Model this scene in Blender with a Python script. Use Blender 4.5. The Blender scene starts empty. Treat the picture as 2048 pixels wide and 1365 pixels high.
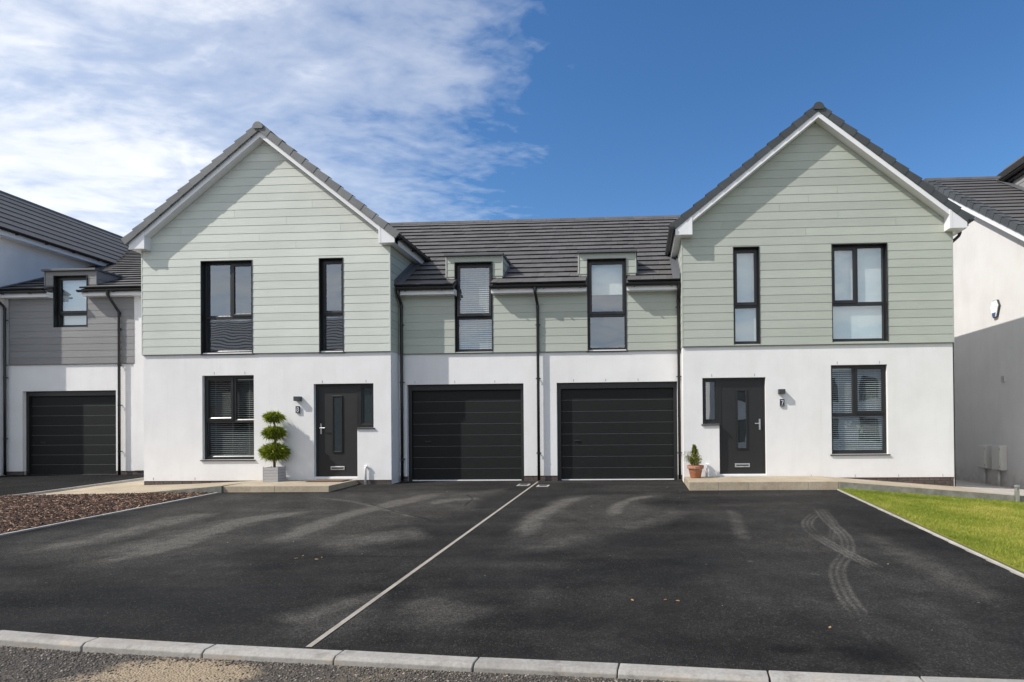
import bpy, math, random
import numpy as np
from mathutils import Matrix, Vector
R = math.radians
random.seed(7); rng = np.random.default_rng(7)
scene = bpy.context.scene
COL = scene.collection

# ------------------------------------------------------------------ camera
cam = bpy.data.cameras.new('camera'); camo = bpy.data.objects.new('camera', cam); COL.objects.link(camo)
yaw, pitch, roll = 0.0488, 0.0076, 0.0089
Rz = Matrix.Rotation(yaw, 3, 'Z'); Rx = Matrix.Rotation(pitch, 3, 'X'); Ry = Matrix.Rotation(roll, 3, 'Y')
base = Matrix(((1, 0, 0), (0, 0, -1), (0, 1, 0)))
camo.matrix_world = Matrix.Translation((0, -13.4, 1.05)) @ (Rz @ Rx @ Ry @ base).to_4x4()
cam.sensor_width = 36; cam.lens = 36 * 1200 / 2048
cam.shift_x = -(1213.84 - 1024) / 2048; cam.shift_y = (854.83 - 682.5) / 2048
cam.clip_start = 0.05; cam.clip_end = 3000
scene.camera = camo

# ------------------------------------------------------------------ sun, sky, exposure
SUN_AZ, SUN_EL = R(65), R(43.8)            # azimuth from the facade normal, towards the left of the viewer
sdir = Vector((-math.sin(SUN_AZ) * math.cos(SUN_EL), -math.cos(SUN_AZ) * math.cos(SUN_EL), math.sin(SUN_EL)))
sun = bpy.data.lights.new('sun', 'SUN'); suno = bpy.data.objects.new('sun', sun); COL.objects.link(suno)
sun.energy = 2.95; sun.angle = R(0.53); sun.color = (1, 0.952, 0.885)
suno.rotation_euler = sdir.to_track_quat('Z', 'Y').to_euler(); suno.location = (-20, -20, 30)
scene.view_settings.view_transform = 'Standard'; scene.view_settings.look = 'None'
scene.view_settings.exposure = 0.68; scene.view_settings.gamma = 1; scene.view_settings.use_curve_mapping = False

world = bpy.data.worlds.new('World'); scene.world = world; world.use_nodes = True


class NT:
    """small node-tree writer"""
    def __init__(s, tree): s.t = tree; s.n = tree.nodes; s.l = tree.links
    def add(s, typ, ins=None, **kw):
        n = s.n.new(typ)
        for k, v in kw.items(): setattr(n, k, v)
        for k, v in (ins or {}).items(): s.set(n.inputs[k], v)
        return n
    def set(s, sock, v):
        if hasattr(v, 'is_output') or isinstance(v, bpy.types.NodeSocket): s.l.new(v, sock)
        elif isinstance(v, bpy.types.Node): s.l.new(v.outputs[0], sock)
        else:
            if sock.type == 'RGBA' and len(v) == 3: v = (*v, 1)
            sock.default_value = v
    def math(s, op, a, b=0.0, c=None, clamp=False):
        n = s.n.new('ShaderNodeMath'); n.operation = op; n.use_clamp = clamp
        s.set(n.inputs[0], a); s.set(n.inputs[1], b)
        if c is not None: s.set(n.inputs[2], c)
        return n.outputs[0]
    def noise(s, vec, scale, detail=4, rough=.55, dist=0.0):
        n = s.add('ShaderNodeTexNoise', {'Scale': scale, 'Detail': detail, 'Roughness': rough, 'Distortion': dist})
        if vec is not None: s.set(n.inputs['Vector'], vec)
        return n.outputs['Fac']
    def ramp(s, fac, stops, interp='LINEAR'):
        n = s.n.new('ShaderNodeValToRGB'); n.color_ramp.interpolation = interp
        e = n.color_ramp.elements
        while len(e) < len(stops): e.new(.5)
        for q, (p, c) in zip(e, stops):
            q.position = p; q.color = (c, c, c, 1) if not hasattr(c, '__len__') else (*c, 1) if len(c) == 3 else c
        s.set(n.inputs[0], fac); return n.outputs[0]
    def mix(s, fac, a, b, mode='MIX'):
        n = s.n.new('ShaderNodeMix'); n.data_type = 'RGBA'; n.blend_type = mode
        s.set(n.inputs[0], fac); s.set(n.inputs[6], a); s.set(n.inputs[7], b); return n.outputs[2]
    def mapping(s, vec, scale=(1, 1, 1), loc=(0, 0, 0), rot=(0, 0, 0)):
        n = s.add('ShaderNodeMapping', {'Scale': scale, 'Location': loc, 'Rotation': rot}); s.set(n.inputs['Vector'], vec); return n.outputs[0]
    def bump(s, h, strength=.3, dist=.01):
        n = s.add('ShaderNodeBump', {'Strength': strength, 'Distance': dist}); s.set(n.inputs['Height'], h); return n.outputs[0]


w = NT(world.node_tree); w.n.clear()
sky = w.add('ShaderNodeTexSky', sky_type='NISHITA', sun_disc=False, sun_elevation=SUN_EL,
            sun_rotation=math.atan2(sdir.x, sdir.y), altitude=0, air_density=1.0, dust_density=0.35, ozone_density=2.6)
skyc = w.add('ShaderNodeHueSaturation', {'Hue': 0.503, 'Saturation': 1.25, 'Value': 1.29, 'Color': sky.outputs[0]}).outputs[0]
tc = w.add('ShaderNodeTexCoord').outputs['Generated']
sep = w.add('ShaderNodeSeparateXYZ', {0: tc})
zz = w.math('MAXIMUM', w.math('ADD', sep.outputs[2], 0.10), 0.03)
px = w.math('DIVIDE', sep.outputs[0], zz); py = w.math('DIVIDE', sep.outputs[1], zz)
pv = w.add('ShaderNodeCombineXYZ', {0: px, 1: py, 2: 0.0}).outputs[0]
# coverage: an edge running across the sky, cloud on its left
cov = w.math('ADD', w.math('MULTIPLY', w.math('ADD', px, 0.43), -1.0), w.math('MULTIPLY', w.math('ADD', py, -1.45), -0.66))
cov = w.math('MINIMUM', cov, 0.95)
warp = w.add('ShaderNodeTexNoise', {'Scale': 1.3, 'Detail': 3.0, 'Vector': pv})
pvw = w.add('ShaderNodeVectorMath', {0: pv, 1: w.add('ShaderNodeVectorMath', {0: warp.outputs['Color'], 3: 0.55}, operation='SCALE').outputs[0]}, operation='ADD').outputs[0]
big = w.noise(w.mapping(pvw, (1.0, 1.9, 1), (5.7, 0.3, 0), (0, 0, R(28))), 1.15, 5, .55)
fine = w.noise(w.mapping(pvw, (1.0, 1.6, 1), (1.1, 7.4, 0), (0, 0, R(34))), 5.0, 5, .56, .1)
rip = w.noise(w.mapping(pv, (1.0, 1.35, 1), (0, 2, 0), (0, 0, R(-40))), 16.0, 3, .55, .2)
dens = w.math('ADD', w.math('ADD', w.math('MULTIPLY', big, 1.55), w.math('MULTIPLY', fine, .75)), w.math('MULTIPLY', rip, .42))
dens = w.math('ADD', dens, w.math('MULTIPLY', cov, .80))
alpha = w.ramp(w.math('MULTIPLY', w.math('SUBTRACT', dens, 1.10), 0.68, clamp=True), [(0, 0.0), (.10, .13), (.24, .30), (.46, .46), (.70, .84), (1, .96)])
lowfade = w.math('MULTIPLY', w.math('SUBTRACT', sep.outputs[2], -0.02), 12.0, clamp=True)
alpha = w.math('MULTIPLY', alpha, lowfade)
shade = w.ramp(w.math('ADD', w.math('MULTIPLY', fine, .6), w.math('MULTIPLY', big, .4)), [(.3, (7.6, 7.95, 8.5)), (.62, (9.4, 9.55, 9.8))])
skym = w.mix(alpha, skyc, shade)
bg = w.add('ShaderNodeBackground', {'Color': skym, 'Strength': 0.075})
w.l.new(bg.outputs[0], w.add('ShaderNodeOutputWorld').inputs[0])

SAND = (-2.95, -9.72)

# ------------------------------------------------------------------ materials
MATS = {}


def new_mat(name):
    m = bpy.data.materials.new(name); m.use_nodes = True; t = NT(m.node_tree)
    b = t.n['Principled BSDF']; MATS[name] = m
    return m, t, b


def pos(t): return t.add('ShaderNodeNewGeometry').outputs['Position']
def rnd(t): return t.add('ShaderNodeObjectInfo').outputs['Random']


def simple(name, col, rough=.5, metal=0.0, noise_scale=20, var=.12, bump=.0, spec=.5, objvar=0.0, stretch=(1, 1, 1)):
    m, t, b = new_mat(name)
    v = t.mapping(pos(t), stretch)
    n = t.noise(v, noise_scale, 5)
    c = t.mix(1.0, col, t.ramp(n, [(.25, 1 - var), (.75, 1 + var)]), 'MULTIPLY')
    if objvar:
        c = t.mix(1.0, c, t.ramp(rnd(t), [(0, 1 - objvar), (1, 1 + objvar)]), 'MULTIPLY')
    t.set(b.inputs['Base Color'], c)
    t.set(b.inputs['Roughness'], t.ramp(n, [(.2, max(0, rough - .06)), (.8, min(1, rough + .06))]))
    b.inputs['Metallic'].default_value = metal; b.inputs['Specular IOR Level'].default_value = spec
    if bump: t.set(b.inputs['Normal'], t.bump(n, bump, .005))
    return m


def render_mat():
    m, t, b = new_mat('white_render')
    p = pos(t); n1 = t.noise(p, 1.3, 5, .6); n2 = t.noise(p, 160, 3, .6); n3 = t.noise(t.mapping(p, (3, 3, .5)), 1.1, 4, .6)
    c = t.mix(t.ramp(n1, [(.35, 0), (.7, 1)]), (.76, .75, .74), (.82, .812, .805))
    c = t.mix(t.math('MULTIPLY', t.ramp(n3, [(.5, 0), (.8, 1)]), .35), c, (.66, .65, .63))
    # splash dirt just above the ground
    zz = t.add('ShaderNodeSeparateXYZ', {0: p}).outputs[2]
    d = t.math('MULTIPLY', t.math('SUBTRACT', .35, zz), 1.6, clamp=True)
    c = t.mix(t.math('MULTIPLY', t.math('MULTIPLY', d, d), t.ramp(t.noise(p, 6, 5), [(.3, .1), (.7, .8)])), c, (.52, .47, .42))
    # faint rain streaks
    st = t.noise(t.mapping(p, (7, 7, .35)), 1.6, 4, .6)
    c = t.mix(t.math('MULTIPLY', t.ramp(st, [(.58, 0), (.78, 1)]), .16), c, (.55, .54, .52))
    t.set(b.inputs['Base Color'], c); b.inputs['Roughness'].default_value = .9; b.inputs['Specular IOR Level'].default_value = .2
    h = t.math('ADD', n2, t.math('ADD', t.math('MULTIPLY', t.noise(p, 5, 3), 1.6), t.math('MULTIPLY', t.noise(p, 38, 4, .65), 1.0)))
    t.set(b.inputs['Normal'], t.bump(h, .35, .006))
    return m


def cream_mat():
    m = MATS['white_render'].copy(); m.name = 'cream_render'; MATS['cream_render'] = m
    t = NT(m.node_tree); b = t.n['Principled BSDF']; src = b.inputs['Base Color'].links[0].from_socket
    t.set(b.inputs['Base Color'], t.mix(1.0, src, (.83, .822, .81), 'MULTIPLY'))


def board_mat(name, col, grain=.35):
    m, t, b = new_mat(name)
    p = pos(t); r = rnd(t)
    off = t.add('ShaderNodeVectorMath', {0: p, 1: t.add('ShaderNodeCombineXYZ', {0: t.math('MULTIPLY', r, 37.0), 1: 0.0, 2: t.math('MULTIPLY', r, 11.0)}).outputs[0]}, operation='ADD').outputs[0]
    g = t.noise(t.mapping(off, (1.6, 1.6, 22)), 2.2, 5, .65, .6)
    g2 = t.noise(t.mapping(off, (4, 4, 60)), 2.0, 3, .6, .3)
    big = t.noise(p, .7, 3)
    c = t.mix(1.0, col, t.ramp(g, [(.25, .93), (.75, 1.05)]), 'MULTIPLY')
    c = t.mix(1.0, c, t.ramp(big, [(.3, .94), (.7, 1.05)]), 'MULTIPLY')
    c = t.mix(1.0, c, t.ramp(r, [(0, .93), (1, 1.05)]), 'MULTIPLY')
    t.set(b.inputs['Base Color'], c); b.inputs['Roughness'].default_value = .62; b.inputs['Specular IOR Level'].default_value = .35
    t.set(b.inputs['Normal'], t.bump(t.math('ADD', t.math('MULTIPLY', g, 1.0), t.math('MULTIPLY', g2, .5)), grain, .006))
    return m


def glass_mat():
    m, t, b = new_mat('window_glass'); t.n.remove(b)
    p = pos(t); n = t.noise(t.mapping(p, (.9, .9, .5)), 1.6, 2, .4)
    nm = t.bump(n, .10, .04)
    gl = t.add('ShaderNodeBsdfGlossy', {'Color': (.93, .97, 1), 'Roughness': .004, 'Normal': nm})
    tr = t.add('ShaderNodeBsdfTransparent', {'Color': (.93, .96, .955)})
    fr = t.add('ShaderNodeFresnel', {'IOR': 1.5})
    f = t.math('ADD', t.math('MULTIPLY', fr.outputs[0], 1.1), .19, clamp=True)
    f = t.math('MULTIPLY', f, t.math('SUBTRACT', 1.0, t.add('ShaderNodeNewGeometry').outputs['Backfacing']))     # one reflection per sheet
    mx = t.add('ShaderNodeMixShader', {0: f, 1: tr.outputs[0], 2: gl.outputs[0]})
    t.l.new(mx.outputs[0], t.n['Material Output'].inputs[0]); return m


def tarmac_mat():
    m, t, b = new_mat('tarmac')
    p = pos(t)
    agg = t.add('ShaderNodeTexVoronoi', {'Scale': 130.0, 'Vector': p}).outputs['Distance']
    cellc = t.add('ShaderNodeTexVoronoi', {'Scale': 95.0, 'Vector': p}).outputs['Color']
    cell = t.add('ShaderNodeSeparateColor', {0: cellc}).outputs[0]
    n1 = t.noise(p, .55, 5, .6); n2 = t.noise(p, 7, 5, .7); n3 = t.noise(p, 60, 3, .7)
    c = t.mix(t.ramp(n1, [(.38, 0), (.62, 1)]), (.0084, .0086, .0093), (.0205, .0207, .0214))
    c = t.mix(1.0, c, t.ramp(n2, [(.3, .72), (.7, 1.28)]), 'MULTIPLY')
    c = t.mix(1.0, c, t.ramp(n3, [(.25, .68), (.75, 1.35)]), 'MULTIPLY')
    c = t.mix(t.ramp(cell, [(.86, 0), (1, .6)]), c, (.075, .074, .072))
    dust = t.add('ShaderNodeAttribute', attribute_name='dust').outputs['Fac']
    dm = t.math('MULTIPLY', dust, t.math('MULTIPLY', t.ramp(t.math('ADD', t.math('MULTIPLY', n3, .5), t.math('MULTIPLY', cell, .5)), [(.2, .25), (.8, 1.45)]), t.ramp(n2, [(.25, .6), (.75, 1.25)])), clamp=True)
    c = t.mix(dm, c, (.175, .163, .145))
    damp = t.add('ShaderNodeAttribute', attribute_name='damp').outputs['Fac']
    c = t.mix(t.math('MULTIPLY', damp, t.ramp(n3, [(.3, .55), (.7, 1)])), c, (.006, .006, .0065))
    t.set(b.inputs['Base Color'], c); b.inputs['Specular IOR Level'].default_value = .12
    t.set(b.inputs['Roughness'], t.ramp(n2, [(.3, .82), (.7, .95)]))
    t.set(b.inputs['Normal'], t.bump(t.math('ADD', t.math('MULTIPLY', agg, 1.2), t.math('MULTIPLY', n3, .8)), 1.0, .010))
    return m


def road_mat():
    m, t, b = new_mat('road_surface')
    p = pos(t)
    v = t.add('ShaderNodeTexVoronoi', {'Scale': 75.0, 'Vector': t.mapping(p, (1, 1, 0))})
    cell = t.add('ShaderNodeSeparateColor', {0: v.outputs['Color']}).outputs[0]
    n1 = t.noise(p, 1.1, 5, .6); n2 = t.noise(p, 9, 5, .65)
    c = t.mix(t.ramp(cell, [(0, 0), (1, 1)]), (.028, .023, .019), (.085, .072, .060))
    c = t.mix(t.ramp(t.math('ADD', t.math('MULTIPLY', n1, .7), t.math('MULTIPLY', n2, .3)), [(.50, 0), (.62, 1)]), c, (.125, .10, .068))
    c = t.mix(t.ramp(t.noise(p, 2.3, 5, .6), [(.52, 0), (.66, .75)]), c, (.05, .046, .044))
    # sandy washout against the kerb
    sp = t.add('ShaderNodeVectorMath', {0: t.mapping(p, (.62, 1.25, 0)), 1: (SAND[0] * .62, SAND[1] * 1.25, 0)}, operation='DISTANCE').outputs['Value']
    sm = t.math('SUBTRACT', t.math('ADD', t.math('MULTIPLY', t.noise(p, 3.4, 5, .6), .9), .02), sp)
    c = t.mix(t.math('MULTIPLY', sm, 5.0, clamp=True), c, t.mix(n2, (.22, .165, .10), (.38, .30, .20)))
    t.set(b.inputs['Base Color'], c); b.inputs['Roughness'].default_value = .9
    h = t.math('ADD', t.math('MULTIPLY', v.outputs['Distance'], -1.0), t.math('MULTIPLY', n2, .5))
    t.set(b.inputs['Normal'], t.bump(h, .9, .012)); return m


def stone_mat(name, c0, c1, scale=3, bump=.25, objvar=.08):
    m, t, b = new_mat(name)
    p = pos(t); n1 = t.noise(p, scale, 6, .65); n2 = t.noise(p, scale * 14, 5, .7)
    c = t.mix(t.ramp(n1, [(.3, 0), (.7, 1)]), c0, c1)
    c = t.mix(1.0, c, t.ramp(n2, [(.25, .80), (.75, 1.15)]), 'MULTIPLY')
    c = t.mix(1.0, c, t.ramp(rnd(t), [(0, 1 - objvar), (1, 1 + objvar)]), 'MULTIPLY')
    c = t.mix(t.ramp(t.noise(p, scale * 2.2, 4, .6), [(.60, 0), (.75, .45)]), c, tuple(.5 * q for q in c0))
    t.set(b.inputs['Base Color'], c); b.inputs['Roughness'].default_value = .88; b.inputs['Specular IOR Level'].default_value = .25
    t.set(b.inputs['Normal'], t.bump(n2, bump, .006)); return m


def kerb_mat():
    m, t, b = new_mat('kerb_concrete')
    p = pos(t); n1 = t.noise(p, 2.4, 6, .65); n2 = t.noise(p, 40, 5, .7); n3 = t.noise(p, 7, 5, .65)
    c = t.mix(t.ramp(n1, [(.3, 0), (.7, 1)]), (.26, .245, .225), (.37, .355, .33))
    c = t.mix(1.0, c, t.ramp(n2, [(.25, .78), (.75, 1.15)]), 'MULTIPLY')
    c = t.mix(1.0, c, t.ramp(rnd(t), [(0, .90), (1, 1.08)]), 'MULTIPLY')
    c = t.mix(t.ramp(n3, [(.56, 0), (.72, .55)]), c, (.12, .105, .09))
    c = t.mix(t.ramp(t.noise(t.mapping(p, (1, 1, 6)), 3.1, 5, .6), [(.55, 0), (.7, .5)]), c, (.40, .32, .22))
    t.set(b.inputs['Base Color'], c); b.inputs['Roughness'].default_value = .88; b.inputs['Specular IOR Level'].default_value = .25
    t.set(b.inputs['Normal'], t.bump(t.math('ADD', n2, t.math('MULTIPLY', n3, .7)), .5, .008))


def tile_mat(name, col, edge=.2):
    m, t, b = new_mat(name)
    p = pos(t); n = t.noise(p, 2.2, 5, .65); n2 = t.noise(p, 45, 3, .6)
    c = t.mix(1.0, col, t.ramp(n, [(.3, .85), (.7, 1.14)]), 'MULTIPLY')
    c = t.mix(1.0, c, t.ramp(n2, [(.25, .85), (.75, 1.12)]), 'MULTIPLY')
    c = t.mix(1.0, c, t.ramp(rnd(t), [(0, .88), (1, 1.13)]), 'MULTIPLY')
    t.set(b.inputs['Base Color'], c); b.inputs['Roughness'].default_value = .72; b.inputs['Specular IOR Level'].default_value = .3
    t.set(b.inputs['Normal'], t.bump(n2, .2, .004)); return m


def leaf_mat(name, c0, c1, c2):
    m, t, b = new_mat(name)
    at = t.add('ShaderNodeAttribute', attribute_name='tint').outputs['Fac']
    c = t.ramp(at, [(0, c0), (.5, c1), (1, c2)])
    t.set(b.inputs['Base Color'], c); b.inputs['Roughness'].default_value = .55; b.inputs['Specular IOR Level'].default_value = .3
    tl = t.add('ShaderNodeBsdfTranslucent', {'Color': c})
    mx = t.add('ShaderNodeMixShader', {0: .28, 1: b.outputs[0], 2: tl.outputs[0]})
    t.l.new(mx.outputs[0], t.n['Material Output'].inputs[0]); return m


render_mat(); cream_mat(); glass_mat(); tarmac_mat(); road_mat()
board_mat('sage_board', (.425, .452, .395), .40); board_mat('pale_sage_board', (.565, .590, .535), .40)
board_mat('grey_board', (.25, .247, .245), .9)
tile_mat('slate_grey_tile', (.104, .099, .099)); tile_mat('tile_edge_shade', (.020, .019, .020)); tile_mat('verge_tile', (.066, .073, .078)); tile_mat('pale_verge_tile', (.165, .168, .168))
stone_mat('sand_paving', (.345, .285, .205), (.45, .38, .285), 2.2, .2)
kerb_mat()
stone_mat('edging_concrete', (.36, .34, .31), (.50, .48, .45), 3, .3)
stone_mat('mossy_concrete', (.15, .15, .12), (.30, .29, .255), 5, .4)
stone_mat('divider_stone', (.24, .215, .185), (.36, .33, .29), 5, .3)
stone_mat('grey_paving', (.36, .33, .29), (.50, .46, .40), 2.4, .2)
stone_mat('engineering_brick', (.085, .068, .062), (.135, .105, .095), 9, .3, .16)
stone_mat('mortar', (.36, .345, .32), (.46, .44, .41), 8, .3, 0)
simple('black_upvc', (.013, .013, .014), .38, var=.1, noise_scale=8)
simple('anthracite_frame', (.016, .016, .017), .42, var=.1, noise_scale=7)
simple('bead_gloss', (.014, .014, .015), .24, var=.05); simple('gutter_black', (.011, .011, .012), .33, var=.12)
simple('white_upvc', (.76, .76, .77), .35, var=.03, noise_scale=4)
simple('board_trim', (.43, .455, .40), .6, var=.05); simple('pale_board_trim', (.56, .585, .53), .6, var=.05)
simple('grey_trim', (.20, .20, .205), .6, var=.05)
simple('door_black', (.015, .015, .0155), .48, var=.25, noise_scale=6, bump=.3, stretch=(14, 14, .8))
simple('garage_black', (.0085, .0095, .0092), .55, spec=.28, var=.55, noise_scale=4, bump=.5, stretch=(1.5, 1.5, 14))
simple('chrome', (.80, .80, .81), .32, 1.0, var=.03)
simple('steel', (.62, .61, .60), .38, 1.0, var=.05)
simple('lead_flashing', (.10, .105, .115), .6, var=.15)
simple('room_wall', (.20, .19, .18), .9, var=.05); simple('room_dark', (.09, .09, .09), .9, var=.05)
simple('blind_white', (.78, .78, .76), .6, var=.02); simple('sheer_white', (.72, .75, .76), .8, var=.02)
simple('slat_white', (.74, .74, .73), .45, var=.03)
simple('lamp_grey', (.045, .05, .055), .45); simple('sign_navy', (.022, .027, .05), .35)
simple('sign_white', (.85, .85, .85), .5, var=.02)
simple('sign_acrylic', (.80, .80, .80), .2, var=.02)
simple('mat_coir', (.17, .105, .06), .95, var=.5, noise_scale=90, bump=.6); simple('mat_edge', (.05, .04, .036), .9)
simple('planter_grey', (.40, .385, .385), .6, var=.18, noise_scale=6, stretch=(2, 2, 22), bump=.15)
simple('soil', (.055, .036, .024), .95, var=.4, noise_scale=12, bump=.5)
simple('bark', (.17, .10, .06), .9, var=.35, noise_scale=30, bump=.5)
simple('meter_white', (.60, .585, .55), .5, var=.05); simple('alarm_white', (.78, .78, .8), .3); simple('alarm_blue', (.05, .08, .22), .3)
simple('vent_grey', (.35, .35, .35), .5); simple('seam_grey', (.13, .135, .135), .4); simple('obscured_glass', (.028, .038, .042), .22, spec=.6); simple('weathered_tile', (.36, .355, .35), .9, var=.15); simple('old_brick', (.10, .06, .045), .9, var=.25); simple('orchid_white', (.75, .74, .72), .6); simple('leaf_green', (.05, .14, .03), .5)
simple('iron_cover', (.06, .06, .062), .6, var=.3, noise_scale=20)
simple('far_ground', (.32, .31, .28), .95, var=.3, noise_scale=.6)
leaf_mat('topiary_leaf', (.07, .11, .010), (.22, .28, .018), (.46, .48, .07))
leaf_mat('conifer_leaf', (.08, .105, .018), (.19, .215, .035), (.40, .36, .08))
leaf_mat('grass_blade', (.12, .18, .016), (.265, .315, .034), (.52, .46, .12))


def ter_mat():
    m, t, b = new_mat('terracotta')
    p = pos(t); n = t.noise(p, 14, 6, .7)
    zz = t.add('ShaderNodeSeparateXYZ', {0: p}).outputs[2]
    band = t.math('MULTIPLY', t.math('SUBTRACT', 1.0, t.math('MULTIPLY', t.math('ABSOLUTE', t.math('SUBTRACT', zz, .24)), 16.0)), 1.0, clamp=True)
    c = t.mix(t.ramp(n, [(.3, 0), (.7, 1)]), (.30, .105, .05), (.42, .17, .085))
    c = t.mix(t.math('MULTIPLY', band, t.ramp(t.noise(p, 26, 5, .7), [(.42, 0), (.6, .8)])), c, (.55, .47, .42))
    t.set(b.inputs['Base Color'], c); b.inputs['Roughness'].default_value = .85; return m


def chip_mat():
    m, t, b = new_mat('bark_chip')
    at = t.add('ShaderNodeAttribute', attribute_name='tint').outputs['Fac']
    c = t.ramp(at, [(0, (.010, .005, .004)), (.45, (.045, .019, .011)), (.8, (.125, .056, .031)), (1, (.44, .29, .18))])
    t.set(b.inputs['Base Color'], c); b.inputs['Roughness'].default_value = .85; return m


ter_mat(); chip_mat()

# ------------------------------------------------------------------ mesh helpers


class MB:
    def __init__(s): s.v = []; s.f = []; s.mi = []; s.cur = 0
    def add(s, vs, fs):
        o = len(s.v); s.v += [tuple(map(float, q)) for q in vs]; s.f += [tuple(o + i for i in q) for q in fs]; s.mi += [s.cur] * len(fs); return s
    def box(s, x0, x1, y0, y1, z0, z1):
        return s.add([(x0, y0, z0), (x1, y0, z0), (x1, y1, z0), (x0, y1, z0), (x0, y0, z1), (x1, y0, z1), (x1, y1, z1), (x0, y1, z1)],
                     [(0, 3, 2, 1), (4, 5, 6, 7), (0, 1, 5, 4), (1, 2, 6, 5), (2, 3, 7, 6), (3, 0, 4, 7)])
    def quad(s, a, b, c, d): return s.add([a, b, c, d], [(0, 1, 2, 3)])
    def prism(s, poly, vec):
        n = len(poly); q = [tuple(p[i] + vec[i] for i in range(3)) for p in poly]
        return s.add(list(poly) + q, [tuple(range(n))[::-1], tuple(range(n, 2 * n))] + [(i, (i + 1) % n, n + (i + 1) % n, n + i) for i in range(n)])
    def hexa(s, a, b):   # a, b: bottom and top quads
        return s.add(list(a) + list(b), [(0, 3, 2, 1), (4, 5, 6, 7), (0, 1, 5, 4), (1, 2, 6, 5), (2, 3, 7, 6), (3, 0, 4, 7)])
    def tube(s, path, r, n=10, caps=True):
        P = [Vector(p) for p in path]; rs = r if hasattr(r, '__len__') else [r] * len(P); vs = []; fs = []
        for i, p in enumerate(P):
            d = ((P[min(i + 1, len(P) - 1)] - p).normalized() + (p - P[max(i - 1, 0)]).normalized())
            d = d.normalized() if d.length > 1e-6 else Vector((0, 0, 1))
            u = d.cross(Vector((0, 1, 0)) if abs(d.y) < .9 else Vector((1, 0, 0))).normalized(); v = d.cross(u)
            for k in range(n):
                a = 2 * math.pi * k / n; vs.append(p + rs[i] * (math.cos(a) * u + math.sin(a) * v))
        for i in range(len(P) - 1):
            for k in range(n): fs.append((i * n + k, i * n + (k + 1) % n, (i + 1) * n + (k + 1) % n, (i + 1) * n + k))
        if caps: fs += [tuple(range(n))[::-1], tuple(range((len(P) - 1) * n, len(P) * n))]
        return s.add(vs, fs)
    def lathe(s, cx, cy, prof, n=24):
        vs = [(cx + r * math.cos(2 * math.pi * k / n), cy + r * math.sin(2 * math.pi * k / n), z) for r, z in prof for k in range(n)]
        fs = [(i * n + k, i * n + (k + 1) % n, (i + 1) * n + (k + 1) % n, (i + 1) * n + k) for i in range(len(prof) - 1) for k in range(n)]
        return s.add(vs, fs)


WO = {}   # world origin of every object


def make(name, mb, mat, parent=None, label=None, smooth=False, kind=None, mats=None, bevel=0, edge=None):
    if edge is not None:      # every sixth-face block: its leading face is painted dark as the shadow gap
        mats = [mat, 'tile_edge_shade']; mb.mi = [1 if i % 6 == edge else 0 for i in range(len(mb.f))]
    me = bpy.data.meshes.new(name); me.from_pydata(mb.v, [], mb.f)
    for m in (mats or [mat]): me.materials.append(MATS[m])
    if mats: me.polygons.foreach_set('material_index', mb.mi)
    if smooth: me.polygons.foreach_set('use_smooth', [True] * len(me.polygons))
    me.validate(); me.update()
    return link(name, me, (0, 0, 0), parent, label, kind, bevel)


def link(name, me, loc, parent=None, label=None, kind=None, bevel=0):
    o = bpy.data.objects.new(name, me); COL.objects.link(o)
    wl = Vector(loc); WO[o.name] = wl
    if parent is not None:
        o.parent = parent; o.location = wl - WO[parent.name]
    else: o.location = wl
    if label: o['label'] = label
    if kind: o['kind'] = kind
    if bevel:
        b = o.modifiers.new('bevel', 'BEVEL'); b.width = bevel; b.segments = 2; b.limit_method = 'ANGLE'
    return o


def thing(name, label, cat, loc, group=None):
    o = bpy.data.objects.new(name, None); COL.objects.link(o); o.location = loc; WO[o.name] = Vector(loc)
    o.empty_display_size = .2
    o['label'] = label; o['category'] = cat
    if group: o['group'] = group
    return o


def tag(o, label, cat, group=None):
    o['label'] = label; o['category'] = cat
    if group: o['group'] = group
    return o


def setting(name, loc=(0, 0, 0)):
    o = bpy.data.objects.new(name, None); COL.objects.link(o); o.location = loc; WO[o.name] = Vector(loc); o['kind'] = 'structure'; return o


def wall_grid(mb, x0, x1, z0, z1, holes, y, depth, top=None):
    """front wall sheet at y with rectangular holes and reveals going back by depth"""
    xs = sorted({x0, x1, *[h[0] for h in holes], *[h[1] for h in holes]}); zs = sorted({z0, z1, *[h[2] for h in holes], *[h[3] for h in holes]})
    xs = [x for x in xs if x0 - 1e-6 <= x <= x1 + 1e-6]; zs = [z for z in zs if z0 - 1e-6 <= z <= z1 + 1e-6]
    def hole(i, j):
        if i < 0 or j < 0 or i >= len(xs) - 1 or j >= len(zs) - 1: return False
        cx = (xs[i] + xs[i + 1]) / 2; cz = (zs[j] + zs[j + 1]) / 2
        return any(h[0] < cx < h[1] and h[2] < cz < h[3] for h in holes)
    for i in range(len(xs) - 1):
        for j in range(len(zs) - 1):
            a, b, c, d = xs[i], xs[i + 1], zs[j], zs[j + 1]
            if not hole(i, j):
                mb.quad((a, y, c), (b, y, c), (b, y, d), (a, y, d)); mb.quad((a, y + depth, c), (a, y + depth, d), (b, y + depth, d), (b, y + depth, c))
                if hole(i + 1, j): mb.quad((b, y, c), (b, y + depth, c), (b, y + depth, d), (b, y, d))
                if hole(i - 1, j): mb.quad((a, y, c), (a, y, d), (a, y + depth, d), (a, y + depth, c))
                if hole(i, j + 1): mb.quad((a, y, d), (b, y, d), (b, y + depth, d), (a, y + depth, d))
                if hole(i, j - 1): mb.quad((a, y, c), (a, y + depth, c), (b, y + depth, c), (b, y, c))


BP = .184   # board cover


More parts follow.
